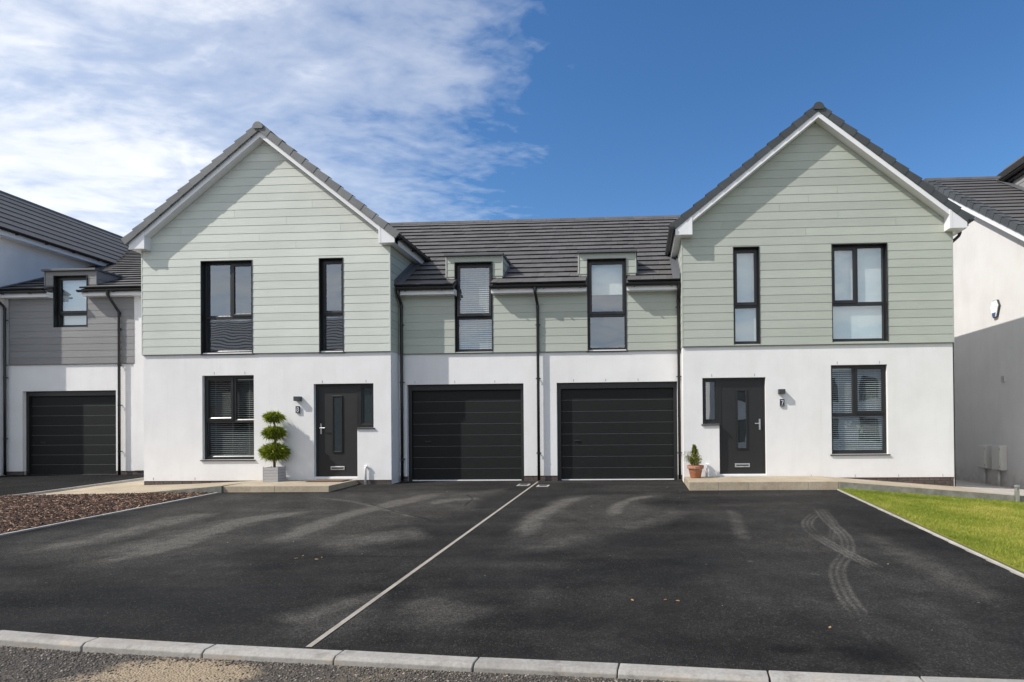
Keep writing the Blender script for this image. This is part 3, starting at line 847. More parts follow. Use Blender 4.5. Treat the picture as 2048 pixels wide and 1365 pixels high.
def semi(key, xc, xl, xr, label, mir, joints, zap, holes_up, holes_lo, vmat, bm_):
    """one house of the pair: gabled block"""
    h = thing('terraced_house', label, 'house', ((xl + xr) / 2, 0, 0), 'white and sage houses of one terrace')
    HOUSE[key] = h
    yend = 9.6
    # rendered lower wall and side walls
    mb = MB(); wall_grid(mb, xl, xr, 0.0, ZC + .03, holes_lo, 0.0, .17)
    zg = zap - .30 - SL * 2.92
    wall_grid(mb, xl, xr, ZC + .03, 5.5, holes_up, 0.0, .17)
    n0 = 2.92
    mb.add([(xl, 0, 5.5), (xr, 0, 5.5), ((xl + xr) / 2, 0, 5.5 + SL * (xr - xl) / 2 - .06)], [(0, 1, 2)])
    for x in (xl, xr): mb.quad((x, 0, -.3), (x, yend, -.3), (x, yend, 5.5), (x, 0, 5.5))
    mb.quad((xl, yend, -.3), (xr, yend, -.3), (xr, yend, 5.5), (xl, yend, 5.5))
    mb.quad((xl, .0, 0), (xr, 0, 0), (xr, .17, 0), (xl, .17, 0))
    make('wall', mb, 'white_render', h)
    # cladding
    clip = lambda z: (xc - max(0, (zap - .285 - z) / SL) + .005, xc + max(0, (zap - .285 - z) / SL) - .005)
    boards(h, xl + .012, xr - .012, ZC, zap - .30, -.03, holes_up, joints, bm_, clip)
    for x in (xl - .016, xr - .010): make('corner_trim', MB().box(x, x + .026, -.0435, -.002, ZC, 5.335), bm_.replace('sage_board', 'board_trim') if 'pale' in bm_ else 'board_trim', h)
    make('starter_strip', MB().box(xl, xr, -.034, -.001, ZC - .012, ZC + .002), 'grey_trim', h)
    gable_roof(h, xc, 3.225, zap, -.27, yend + .2, SL, 'slate_grey_tile', vmat)
    return h


# house 8 (left), house 7 (right)
H8_up = [(-10.012, -8.788, 2.93, 5.065), (-7.213, -6.648, 2.93, 5.068)]
H8_lo = [(-10.02, -8.79, .485, 2.43), (-7.375, -6.36, .055, 2.205), (-6.36, -5.978, 1.19, 2.205)]
H7_up = [(2.175, 2.745, 2.955, 5.10), (4.315, 5.507, 2.975, 5.11)]
H7_lo = [(4.285, 5.495, .512, 2.47), (1.84, 2.862, .065, 2.225), (1.475, 1.84, 1.20, 2.225)]
h8 = semi('8', -8.475, -11.428, -5.57, 'sage and white gabled house number 8, with topiary and square planter by its door', 1,
          [(-7.367, 6.251), (-9.21, 6.07), (-7.979, 5.888), (-6.707, 5.70), (-10.484, 5.72), (-8.621, 5.53), (-7.751, 5.34), (-9.315, 5.172)], 8.10, H8_up, H8_lo, 'pale_verge_tile', 'pale_sage_board')
h7 = semi('7', 3.995, 1.05, 6.895, 'sage and white gabled house number 7, beside the lawn, terracotta pot at its door', -1,
          [(4.454, 6.33), (3.825, 6.14), (3.193, 5.96), (4.464, 5.78), (1.938, 5.60), (5.706, 5.60), (3.765, 5.41)], 8.10, H7_up, H7_lo, 'verge_tile', 'sage_board')
gable_trim(h8, -8.475, 3.225, 8.10, SL, -.03, -.225, 9.6, 5.338, 2.735, 3.10, (None, 1.72))
gable_trim(h7, 3.995, 3.225, 8.10, SL, -.03, -.265, 9.6, 5.338, 2.735, 3.10, (1.72, None))
# side boards that show above the garage roof and at the recess
side_boards(h8, -5.57, -.03, lambda z: YG if z < 4.3 else max(YG, EY + (z - EZ) / ES + .1), ZC, 5.335, 'sage_board', 1)
side_boards(h7, 1.05, -.03, lambda z: YG if z < 4.3 else max(YG, EY + (z - EZ) / ES + .1), ZC, 5.335, 'sage_board', -1)

# windows of the gables
window(h8, *H8_up[0], -.0, 'two', 3.775, -9.365, 'R', room_mat='room_dark')
window(h8, *H8_up[1], -.0, 'one', 3.80)
window(h8, *H8_lo[0], 0, 'two', 1.365, -9.30, 'L', liner=False)
window(h7, *H7_up[0], 0, 'one', 3.81)
window(h7, *H7_up[1], 0, 'two', 3.815, 4.885, 'L')
window(h7, *H7_lo[0], 0, 'two', 1.37, 4.80, 'R', liner=False)
door_set(h8, -7.375, -6.36, .055, 2.205, (-6.36, -5.978), 0, 'R', 1.19, 'black front door with handle on its left side', 'obscured_glass')
door_set(h7, 1.84, 2.862, .065, 2.225, (1.475, 1.84), 0, 'L', 1.20, 'black front door with handle on its right side')
for x in (-9.73, -9.0): weep(h8, x, 2.455, 0)
for x in (-7.17, -6.15): weep(h8, x, 2.225, 0)
for x in (-11.2, -10.2): weep(h8, x, .02, 0)
for x in (4.42, 5.33): weep(h7, x, 2.49, 0)
for x in (1.68, 2.62): weep(h7, x, 2.25, 0)
for x in (3.83, 4.78, 5.71, 6.65): weep(h7, x, .01, 0)

venetian(-9.95, -8.86, .56, 2.36, .185, 'white venetian blind with open slats, dim behind the glass of house 8', .046, 14)
venetian(4.35, 5.43, .60, 2.40, .175, 'white venetian blind with sunlit slats behind the ground floor window of house 7', .046, 25)
roller(2.22, 2.70, 3.00, 5.06, .168, 'pale full length blind behind the narrow upper window of house 7')
roller(4.36, 5.46, 3.02, 5.07, .168, 'pale full length blind behind the wide upper window of house 7')

# plinths
for (root, x0, x1) in ((h8, -11.41, -5.59), (h7, 1.07, 6.875)):
    make('plinth', MB().box(x0, x1, .034, .16, -.42, -.0005), 'mortar', root)
pathz = lambda x: .03 if x < 3.94 else .03 - .079 * (x - 3.94)
bricks(h7, 3.9, 6.875, -.006, 5, .012, 0, lambda x: pathz(x) - .02)
bricks(h8, -11.41, -8.7, -.006, 2, .012, 0, lambda x: -.2)
bricks(h8, -6.36, -5.59, -.006, 2, .012, 0, lambda x: -.3)

# ------------------------------------------------------------------ garage wings of 8 and 7
CL = lambda y, z: (-5.56 if z < 5.5 else -5.246 - (z - 5.52) / SL - .05, 1.04 if z < 5.5 else .82 + (z - 5.53) / SL + .05)


def wing(root, x0, x1, gd, win, dx0, dx1, split, tilt, eaves, mid):
    m = MB(); wall_grid(m, x0, x1, .04, ZC + .03, [(gd[0], gd[1], .04, 2.2)], YG, .2)
    wall_grid(m, x0, x1, ZC + .03, 4.60, [win], YG, .17)
    make('rear_wall', MB().box(x0, x1, 8.0, 8.1, -.2, 4.5), 'white_render', root)
    make('wall', m, 'white_render', root)
    boards(root, x0, x1, ZC, 4.275, YG - .03, [win], [], 'sage_board')
    D = dormer(root, dx0, dx1, 4.72, 5.195, YG - .012, (win[0], win[1], win[2], win[3]), 'sage_board', 'board_trim', EY, EZ, ES)
    for r in (boards,):
        boards(D, dx0 + .015, dx1 - .01, 4.72, 5.19, YG - .014, [win], [], 'sage_board', None, .157)
    make('starter_strip', MB().box(x0, x1, YG - .034, YG - .001, ZC - .012, ZC + .002), 'grey_trim', root)
    for a, b in eaves:
        make('fascia', MB().box(a, b, EY + .06, EY + .08, 4.268, 4.425), 'white_upvc', root)
        make('eave_soffit', MB().box(a, b, EY + .08, YG, 4.270, 4.282), 'white_upvc', root)
        make('eave_block', MB().box(a, b, EY + .08, YG, 4.283, 4.40), 'white_upvc', root)
        gutter_x(root, a - .02, b + .02, EY + .01, 4.41, .85)
    wz = 0.0
    for a, b in mid:
        make('plinth', MB().box(a, b, YG + .034, YG + .16, -.42, .0395), 'mortar', root)
        bricks(root, a, b, .034, 2, YG + .012)
    garage_door(root, gd[0], gd[1], GZ0, 2.2, YG)
    window(root, win[0], win[1], win[2], win[3], YG, 'one', split, tilt=tilt, sill=True, liner=True, room_w=.15)


XP = -2.272
wing(h8, -5.57, XP, (-5.402, -2.622), (-4.222, -3.328, 2.945, 5.048), -4.422, -3.10, 3.765, 3.2, [(-5.50, -4.185), (-3.315, XP - .001)], [(-5.55, -5.402), (-2.622, XP)])
wing(h7, XP, 1.05, (-1.845, .955), (-1.105, -.20, 2.93, 5.055), -1.302, .018, 3.765, 0, [(XP + .001, -1.112), (-.187, .985)], [(XP, -1.845), (.955, 1.04)])
venetian(-4.15, -3.40, 3.02, 4.98, YG + .20, 'grey venetian blind behind the tilted dormer window of house 8', .05, 30)
roller(-1.03, -.27, 4.27, 5.0, YG + .18, 'half lowered white roller blind in the dormer window of house 7', 'blind_white')


def gaps_for(dx0, dx1, w0, w1):
    return lambda i: [(w0 - .005, w1 + .005)] if i == 0 else ([(dx0 - .0, dx1 + .0)] if i <= 3 else [])


garage_roof(h8, -8.1, XP, EY, EZ, ES, RY, gaps_for(-4.422, -3.10, -4.185, -3.315), CL, offset=XP)
garage_roof(h7, XP, 3.6, EY, EZ, ES, RY, gaps_for(-1.302, .018, -1.112, -.187), CL, offset=XP)
# flashings where the garage roof meets the gables
for root, xx, sg in ((h8, -5.55, 1), (h7, 1.03, -1)):
    a, b = xx, xx + sg * .17
    zf = lambda y: EZ + (y - EY) * ES
    make('lead_flashing', MB().hexa([(a, EY + .0, zf(EY) + .03), (b, EY, zf(EY) + .03), (b, 1.9, zf(1.9) + .03), (a, 1.9, zf(1.9) + .03)], [(a, EY, zf(EY) + .046), (b, EY, zf(EY) + .046), (b, 1.9, zf(1.9) + .046), (a, 1.9, zf(1.9) + .046)]), 'lead_flashing', root)
    make('upstand_flashing', MB().hexa([(a, EY, zf(EY)), (a + sg * .02, EY, zf(EY)), (a + sg * .02, 1.9, zf(1.9)), (a, 1.9, zf(1.9))], [(a, EY, zf(EY) + .15), (a + sg * .02, EY, zf(EY) + .15), (a + sg * .02, 1.9, zf(1.9) + .15), (a, 1.9, zf(1.9) + .15)]), 'lead_flashing', root)
for x in (-5.2, -4.25, -3.3): weep(h8, x, 2.225, YG)
for x in (-1.45, -.7, .05): weep(h7, x, 2.225, YG)
# downpipes
downpipe(h8, -5.485, YG - .085, 4.05, -.05, -5.485, EY + .03, 4.38, YG, (3.6, 2.25, .45))
downpipe(h8, -2.262, YG - .085, 3.98, -.06, -2.285, EY + .01, 4.38, YG, (3.55, 2.3, .57))
downpipe(h7, .99, YG - .085, 4.05, -.05, .99, EY + .03, 4.38, YG, (3.9, 2.3, .55))
downpipe(h7, 6.965, .16, 5.10, -.23, 7.16, .16, 5.44, None, ())

# ------------------------------------------------------------------ small things on the pair


def wall_lamp(x, z, label):
    l = thing('wall_lamp', label, 'lamp', (x, 0, z), 'box lamps beside the front doors')
    make('body', MB().box(x - .07, x + .07, -.115, -.0, z - .05, z + .05), 'lamp_grey', l, bevel=.004)
    make('diffuser', MB().box(x - .055, x + .055, -.10, -.012, z - .056, z - .0505), 'vent_grey', l)


wall_lamp(-7.72, 1.868, 'grey box wall lamp left of the black door, near the topiary'); wall_lamp(3.197, 1.90, 'grey box wall lamp right of the black door, on the lawn side')


def seg7(mb, pts, y, wd=.011):
    for (a, b), (c, d) in zip(pts, pts[1:]):
        dx, dz = c - a, d - b; L = math.hypot(dx, dz); nx, nz = -dz / L * wd / 2, dx / L * wd / 2
        mb.prism([(a - nx, y, b - nz), (c - nx, y, d - nz), (c + nx, y, d + nz), (a + nx, y, b + nz)], (0, .002, 0))


def number_sign(x, z, digit, label):
    s = thing('house_number_sign', label, 'sign', (x, 0, z), 'house number plaques')
    make('plaque', MB().box(x - .05, x + .05, -.034, -.022, z - .08, z + .08), 'sign_navy', s, bevel=.002)
    make('backing', MB().box(x - .05, x + .05, -.014, -.010, z - .088, z + .072), 'sign_acrylic', s)
    make('stud', MB().tube([(x, -.024, z), (x, .002, z)], .012, 8), 'steel', s)
    t = MB(); y = -.036
    if digit == '8':
        for cz, r, rz in ((z + .028, .019, .024), (z - .016, .023, .026)):
            seg7(t, [(x + r * math.cos(2 * math.pi * k / 14), cz + rz * math.sin(2 * math.pi * k / 14)) for k in range(15)], y, .010)
    else:
        seg7(t, [(x - .024, z + .046), (x + .024, z + .046), (x - .004, z - .042)], y, .011)
    make('numeral', t, 'sign_white', s)
    make('small_line', MB().box(x - .03, x + .03, -.036, -.034, z - .062, z - .058), 'sign_white', s)


number_sign(-7.735, 1.62, '8', 'navy plaque with white number 8 left of the door'); number_sign(3.212, 1.655, '7', 'navy plaque with white number 7 right of the door')


def boss(x, z0, z1, label, elbow):
    b = thing('waste_pipe', label, 'pipe', (x, 0, z0))
    m = MB().tube([(x, -.0, z1), (x, -.055, z1), (x, -.055, z1 - .05), (x, -.055, z0)], .026, 10); make('pipe', m, 'white_upvc', b, smooth=True)
    make('elbow', MB().tube([(x - .02, -.045, z1 + .012), (x + .045, -.045, z1 + .012)], .03, 10), 'white_upvc', b)


boss(-6.15, -.11, .30, 'white pipe standing out of the tarmac beside door 8', 1); boss(1.545, .03, .29, 'white pipe on the wall behind the terracotta pot', -1)

# ------------------------------------------------------------------ house 9 (left): tall block and garage wing
h9 = thing('neighbour_house', 'house with grey boards over a black garage door at the left edge of the photo', 'house', (-17.6, 2.5, 0))
Y9 = 2.5; X9 = -17.6; E9Y, E9Z = 2.2, 5.09; S9 = .483; R9 = 8.6
W9 = (-16.12, -15.15, 4.08, 5.51); G9D = (-17.075, -14.36, -.04, 2.32); D9 = (-16.385, -14.90, 5.25, 5.64)
m = MB(); wall_grid(m, X9, -13.82, .09, 3.09, [(G9D[0], G9D[1], .09, 2.32)], Y9, .2); wall_grid(m, X9, -13.82, 3.09, 5.2, [W9], Y9, .17)
m.box(-13.82, -11.43, Y9 - .03, Y9 + .17, .10, 4.93)
make('wall', m, 'white_render', h9)
boards(h9, X9 + .2, -13.80, 3.06, 4.90, Y9 - .03, [W9], [], 'grey_board')
make('corner_trim', MB().box(X9 + .17, X9 + .2, Y9 - .05, Y9, 3.06, 4.9), 'grey_trim', h9)
D = dormer(h9, D9[0], D9[1], D9[2], D9[3], Y9 - .012, W9, 'grey_board', 'grey_trim', E9Y, E9Z, S9)
boards(D, D9[0] + .015, D9[1] - .01, 5.25, 5.635, Y9 - .014, [W9], [], 'grey_board')
make('starter_strip', MB().box(X9, -13.8, Y9 - .034, Y9 - .001, 3.048, 3.062), 'grey_trim', h9)
for a, b in ((X9 + .1, -16.13), (-15.12, -11.5)):
    make('fascia', MB().box(a, b, E9Y + .06, E9Y + .08, 4.89, 5.05), 'white_upvc', h9); make('eave_soffit', MB().box(a, b, E9Y + .08, Y9, 4.892, 4.904), 'white_upvc', h9)
    make('eave_block', MB().box(a, b, E9Y + .08, Y9, 4.905, 5.03), 'white_upvc', h9)
    gutter_x(h9, a - .06, b + .02, E9Y + .01, 5.035, .8)
window(h9, *W9, Y9, 'one', 4.46, room_w=.15)
roller(-16.07, -15.20, 4.12, 5.44, Y9 + .185, 'pale blind behind the window in grey boards, far left', 'sheer_white')
garage_door(h9, G9D[0], G9D[1], -.04, 2.32, Y9)
for a, b in ((X9, G9D[0]), (G9D[1], -11.5)):
    make('plinth', MB().box(a, b, Y9 + .034, Y9 + .16, -.3, .0895), 'mortar', h9); bricks(h9, a, min(b, -13.3), .086, 2, Y9 + .012)
def clip9(y, z): return (X9 + .01 if z < 6.75 else -17.27 - (z - 6.80) / .685, -11.44)
garage_roof(h9, -20, -11.44, E9Y, E9Z, S9, R9, lambda i: [(-16.13, -15.12)] if i == 0 else ([(D9[0], D9[1])] if i <= 3 else []), clip9, tile_w=.30, offset=-13.8)
zf = lambda y: E9Z + (y - E9Y) * S9
make('lead_flashing', MB().hexa([(X9 + .02, E9Y, zf(E9Y) + .03), (X9 + .16, E9Y, zf(E9Y) + .03), (X9 + .16, 5.9, zf(5.9) + .03), (X9 + .02, 5.9, zf(5.9) + .03)], [(X9 + .02, E9Y, zf(E9Y) + .045), (X9 + .16, E9Y, zf(E9Y) + .045), (X9 + .16, 5.9, zf(5.9) + .045), (X9 + .02, 5.9, zf(5.9) + .045)]), 'lead_flashing', h9)
downpipe(h9, -17.50, Y9 - .085, 4.62, 0.0, -17.56, E9Y + .01, 5.0, Y9, (4.3, 2.7, 1.0))
downpipe(h9, -14.19, Y9 - .085, 4.45, -.03, -14.33, E9Y + .01, 5.0, Y9, (4.0, 3.0, 1.9, .63))
# its gabled block, whose right side shows
F9 = 1.66; SL9 = .685; xc9 = -20.52; hs9 = 3.24; zap9 = 6.80 + SL9 * hs9
m = MB(); m.box(xc9 - 2.92, X9, F9, 12.5, -.3, 6.75)
m.prism([(xc9 - 2.92, F9, 6.75), (X9, F9, 6.75), (xc9, F9, 6.75 + SL9 * 2.92 - .1)], (0, .2, 0)); make('wall', m, 'white_render', h9)
gable_roof(h9, xc9, hs9, zap9, F9 - .25, 12.6, SL9, 'slate_grey_tile', 'verge_tile', .5)
make('fascia', MB().box(X9 + .30, X9 + .32, F9 - .2, 12.5, 6.585, 6.78), 'white_upvc', h9); make('eave_soffit', MB().box(X9, X9 + .30, F9 - .2, 12.5, 6.59, 6.602), 'white_upvc', h9)
gutter_y(h9, X9 + .385, F9 - .25, 6.0, 6.755, 1)

# ------------------------------------------------------------------ house 6 (right)
h6 = thing('corner_house', 'cream rendered house side with grey clad gable behind, at the right edge of the photo', 'house', (9.1, .3, -.4))
X6 = 9.02; F6 = .25; S6 = .657; E6Y, E6Z = -.05, 5.13; R6Y = 5.25
zr6 = E6Z + (R6Y - E6Y) * S6
zw = lambda y: E6Z - .30 + (y - E6Y) * S6
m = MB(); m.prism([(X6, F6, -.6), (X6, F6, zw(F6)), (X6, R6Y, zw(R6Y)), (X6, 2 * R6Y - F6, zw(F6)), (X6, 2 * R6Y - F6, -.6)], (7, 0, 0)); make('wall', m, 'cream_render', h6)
n6 = math.sqrt(1 + S6 * S6); L6 = (R6Y - E6Y) * n6; nc = int(round(L6 / GAUGE)); g6 = L6 / nc
def P6(x, s, o): return (x, E6Y + s / n6 - S6 / n6 * o, E6Z + S6 / n6 * s + o / n6)
xv = X6 - .20
for i in range(nc):
    s0, s1 = i * g6, (i + 1) * g6 + .05
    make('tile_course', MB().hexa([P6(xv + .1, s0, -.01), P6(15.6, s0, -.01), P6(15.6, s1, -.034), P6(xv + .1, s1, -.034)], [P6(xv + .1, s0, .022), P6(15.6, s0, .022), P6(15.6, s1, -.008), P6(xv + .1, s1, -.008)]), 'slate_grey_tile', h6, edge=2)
    v = MB().hexa([P6(xv, s0, .014), P6(xv + .2, s0, .014), P6(xv + .2, s1, -.004), P6(xv, s1, -.004)], [P6(xv, s0, .034), P6(xv + .2, s0, .034), P6(xv + .2, s1, .012), P6(xv, s1, .012)])
    v.hexa([P6(xv - .014, s0, -.12), P6(xv + .02, s0, -.12), P6(xv + .02, s1, -.12), P6(xv - .006, s1, -.12)], [P6(xv - .014, s0, .034), P6(xv + .02, s0, .034), P6(xv + .02, s1, .012), P6(xv - .006, s1, .012)])
    make('verge_tile', v, 'verge_tile', h6)
make('roof_deck', MB().hexa([P6(xv + .1, 0, -.12), P6(15.6, 0, -.12), P6(15.6, L6, -.12), P6(xv + .1, L6, -.12)], [P6(xv + .1, 0, -.035), P6(15.6, 0, -.035), P6(15.6, L6, -.035), P6(xv + .1, L6, -.035)]), 'room_dark', h6)
make('rear_roof_slope', MB().hexa([(xv, R6Y, zr6 - .12), (15.6, R6Y, zr6 - .12), (15.6, 9.6, E6Z - .12), (xv, 9.6, E6Z - .12)], [(xv, R6Y, zr6), (15.6, R6Y, zr6), (15.6, 9.6, E6Z), (xv, 9.6, E6Z)]), 'slate_grey_tile', h6)
x = xv
while x < 11.5:
    prof = [(-.13, -.06), (-.07, .035), (.07, .035), (.13, -.06)]
    make('ridge_tile', MB().prism([(x + .003, R6Y + q[0], zr6 + q[1]) for q in prof] + [(x + .003, R6Y + q[0] * .8, zr6 + q[1] - .03) for q in prof[::-1]], (.444, 0, 0)), 'slate_grey_tile', h6); x += .45
# barge board, soffit and box end of the left verge
make('barge_board', MB().prism([P6(xv + .02, .35, -.25), P6(xv + .02, L6, -.25), P6(xv + .02, L6, -.12), P6(xv + .02, .0, -.12)], (.02, 0, 0)), 'white_upvc', h6)
make('verge_soffit', MB().hexa([P6(xv + .04, .4, -.25), P6(X6, .4, -.25), P6(X6, L6, -.25), P6(xv + .04, L6, -.25)], [P6(xv + .04, .4, -.235), P6(X6, .4, -.235), P6(X6, L6, -.235), P6(xv + .04, L6, -.235)]), 'white_upvc', h6)
zs6 = E6Z - .18
make('box_end', MB().prism([(xv + .012, E6Y + .07, zs6), (xv + .012, F6, zs6), (xv + .012, F6, E6Z + (F6 - E6Y) * S6 - .15), (xv + .012, E6Y + .07, E6Z + .07 * S6 - .14)], (X6 - xv + .1, 0, 0)), 'white_upvc', h6)
make('fascia', MB().box(X6 + .1, 12, E6Y + .07, E6Y + .09, zs6, E6Z - .06), 'white_upvc', h6); make('eave_soffit', MB().box(X6 + .1, 12, E6Y + .09, F6, zs6, zs6 + .012), 'white_upvc', h6)
gutter_x(h6, xv + .02, 11.0, E6Y + .01, E6Z - .06, .8)
# tall clad block beyond
XB = 10.96
m = MB(); m.box(XB, 16.5, .3, 9.2, -.6, 8.3); m.prism([(XB, .3, 8.3), (16.5, .3, 8.3), ((XB + 16.5) / 2, .3, 8.3 + .75 * 2.6)], (0, .2, 0)); make('wall', m, 'white_render', h6)
z = 5.6
while z < 8.18:
    zt = min(z + BP, 8.18); y1b = E6Y + (zt - E6Z) / S6
    if y1b > .32: make('cladding_board', MB().hexa([(XB - .016, .3, z + .003), (XB, .3, z + .003), (XB, y1b, z + .003), (XB - .016, y1b, z + .003)], [(XB - .005, .3, zt), (XB, .3, zt), (XB, y1b, zt), (XB - .005, y1b, zt)]), 'grey_board', h6)
    z += BP
zf6 = lambda y: E6Z + (y - E6Y) * S6
make('lead_flashing', MB().hexa([(XB - .22, .4, zf6(.4) + .03), (XB - .015, .4, zf6(.4) + .03), (XB - .015, 5.0, zf6(5.0) + .03), (XB - .22, 5.0, zf6(5.0) + .03)], [(XB - .22, .4, zf6(.4) + .045), (XB - .015, .4, zf6(.4) + .045), (XB - .015, 5.0, zf6(5.0) + .045), (XB - .22, 5.0, zf6(5.0) + .045)]), 'lead_flashing', h6)
make('fascia', MB().box(XB - .10, XB - .08, 0, 9.2, 8.18, 8.34), 'black_upvc', h6); make('eave_soffit', MB().box(XB - .08, XB, 0, 9.2, 8.182, 8.195), 'black_upvc', h6); gutter_y(h6, XB - .165, -.05, 5.2, 8.32, -1)
gable_roof(h6, (XB + 16.5) / 2, 3.0, 8.38 + .75 * 3.0, 0, 9.4, .75, 'slate_grey_tile', 'verge_tile')


def meter(y0, y1, z0, z1, label):
    b = thing('meter_box', label, 'meter box', (X6, (y0 + y1) / 2, z0), 'meter boxes on the cream wall')
    make('case', MB().box(X6 - .16, X6, y0, y1, z0, z1), 'meter_white', b, bevel=.012)
    make('door', MB().box(X6 - .174, X6 - .158, y0 + .03, y1 - .03, z0 + .03, z1 - .03), 'meter_white', b, bevel=.004)
    for z in (z0 + .09, z1 - .09): make('hinge', MB().box(X6 - .18, X6 - .172, y0 + .012, y0 + .032, z - .02, z + .02), 'vent_grey', b)
    make('conduit', MB().tube([(X6 - .06, (y0 + y1) / 2 + .05, z0), (X6 - .06, (y0 + y1) / 2 + .05, -.45)], .032, 10), 'meter_white', b, smooth=True)


meter(2.30, 2.68, .03, .63, 'cream meter box on the shaded wall, farther from the lawn'); meter(1.68, 2.06, .02, .63, 'cream meter box on the shaded wall, nearer the lawn')
al = thing('alarm_box', 'white and blue hexagonal alarm box high on the cream wall', 'alarm', (X6, 2.02, 3.9))
hx = lambda r, x, cz=0: [(x, 2.02 + r * .165 * a, 4.03 + cz + r * .21 * b) for a, b in ((-.55, .95), (.55, .95), (1, .25), (.45, -.95), (-.45, -.95), (-1, .25))]
make('cover', MB().prism(hx(1, X6 - .07), (.07, 0, 0)), 'alarm_white', al); make('border', MB().prism(hx(1.07, X6 - .055), (.05, 0, 0)), 'lamp_grey', al)
make('strobe', MB().prism([(X6 - .085, 2.02 + q[0], 4.03 + q[1]) for q in ((-.07, -.10), (.07, -.10), (.05, -.19), (-.05, -.19))], (.03, 0, 0)), 'alarm_blue', al)
ve = thing('wall_vent', 'small square white vent in the shaded cream wall', 'vent', (X6, 1.77, 2.26))
make('cover', MB().box(X6 - .03, X6, 1.70, 1.84, 2.18, 2.34), 'meter_white', ve)
for k in range(4): make('louvre', MB().box(X6 - .036, X6 - .029, 1.715, 1.825, 2.195 + k * .034, 2.215 + k * .034), 'vent_grey', ve)

# ------------------------------------------------------------------ opposite houses (seen only in the window reflections)


def opposite(cx, label, sl_=.95, wm='old_brick'):
    o = thing('opposite_house', label, 'house', (cx, -27, -.8))
    m = MB(); m.box(cx - 6, cx + 6, -36, -27, -1, 5.4); make('wall', m, wm, o)
    sl = sl_; yr = -31.5; zr = 5.35 + 4.9 * sl
    for i in range(18):
        a, b = i / 18, (i + 1) / 18 + .01
        q = lambda t, dz: [(cx - 6.3, -26.6 - 4.9 * t, 5.35 + 4.9 * sl * t + dz)]
        y0, y1 = -26.6 - 4.9 * a, -26.6 - 4.9 * b; z0, z1 = 5.35 + 4.9 * sl * a, 5.35 + 4.9 * sl * b
        make('tile_course', MB().hexa([(cx - 6.3, y0, z0 - .02), (cx + 6.3, y0, z0 - .02), (cx + 6.3, y1, z1 - .1), (cx - 6.3, y1, z1 - .1)], [(cx - 6.3, y0, z0 + .06), (cx + 6.3, y0, z0 + .06), (cx + 6.3, y1, z1 - .03), (cx - 6.3, y1, z1 - .01)]), 'weathered_tile', o)
    make('rear_roof_slope', MB().hexa([(cx - 6.3, yr, zr - .1), (cx + 6.3, yr, zr - .1), (cx + 6.3, -36.4, 5.3), (cx - 6.3, -36.4, 5.3)], [(cx - 6.3, yr, zr), (cx + 6.3, yr, zr), (cx + 6.3, -36.4, 5.4), (cx - 6.3, -36.4, 5.4)]), 'slate_grey_tile', o)
    for x in (cx - 6, cx + 5.8): make('gable_wall', MB().prism([(x, -27, 5.3), (x, -36, 5.3), (x, -31.5, 5.2 + 4.6 * sl_)], (.2, 0, 0)), wm, o)
    for x in (cx - 4.2, cx - 1.2, cx + 1.8, cx + 4.4):
        for z in (.3, 3.0):
            wv = make('window', MB().box(x - .6, x + .6, -26.99, -26.95, z, z + 1.5), 'anthracite_frame', o); make('pane', MB().box(x - .52, x + .52, -26.948, -26.94, z + .08, z + 1.42), 'room_dark', wv)
    return o


opposite(-34, 'brown brick house across the road with tall roof, farthest to the left'); opposite(-21, 'brown brick house across the road with tall roof, nearer the middle'); opposite(11, 'white house across the road with low roof, to the right', .42, 'white_render')

# ------------------------------------------------------------------ ground
def gz(x, y): return -.09 + .034 * (y - .3)


def sheet(name, xs, ys, zfun, mat, dz=0.0):
    mb = MB(); nx, ny = len(xs), len(ys)
    vs = [(x, y, zfun(x, y) + dz) for y in ys for x in xs]
    fs = [(j * nx + i, j * nx + i + 1, (j + 1) * nx + i + 1, (j + 1) * nx + i) for j in range(ny - 1) for i in range(nx - 1)]
    mb.add(vs, fs); o = make(name, mb, mat); o['kind'] = 'structure'; return o


def far_z(x, y):
    z = gz(x, max(min(y, 12), -12)) - .12
    if x > 4: z -= .085 * min(x - 4, 8)
    return z


sheet('ground', [-400, -120, -40, -20, -12, 0, 4, 8, 12, 40, 120, 400], [-400, -120, -40, -13, -9, -4, 0, 4, 8, 14, 40, 120, 400], far_z, 'far_ground', -.03)


def fbm(X, Y, seed, scale, octs=4):
    out = np.zeros_like(X); amp = 1.0; tot = 0
    r = np.random.default_rng(seed)
    for o in range(octs):
        G = r.random((64, 64)); u = X * scale * 2 ** o + r.random() * 60; v = Y * scale * 2 ** o + r.random() * 60
        i, j = np.floor(u).astype(int), np.floor(v).astype(int); a, b = u - i, v - j; a = a * a * (3 - 2 * a); b = b * b * (3 - 2 * b)
        g = lambda p, q: G[p % 64, q % 64]
        out += amp * ((g(i, j) * (1 - a) + g(i + 1, j) * a) * (1 - b) + (g(i, j + 1) * (1 - a) + g(i + 1, j + 1) * a) * b); tot += amp; amp *= .5
    return out / tot


# driveway: a fine sheet carrying the dust marks
kerb_pts = [(-16.0, -7.3), (-13, -7.95), (-10, -8.45), (-7.5, -8.80), (-4.8, -9.10), (-3.9, -9.23), (-2.95, -9.33), (-1.99, -9.42), (-1.04, -9.51), (-.12, -9.58), (.79, -9.67), (1.67, -9.73), (3.2, -9.80), (6, -9.86), (12, -9.9)]
KX = np.array([p[0] for p in kerb_pts]); KY = np.array([p[1] for p in kerb_pts])
ky = lambda x: np.interp(x, KX, KY)


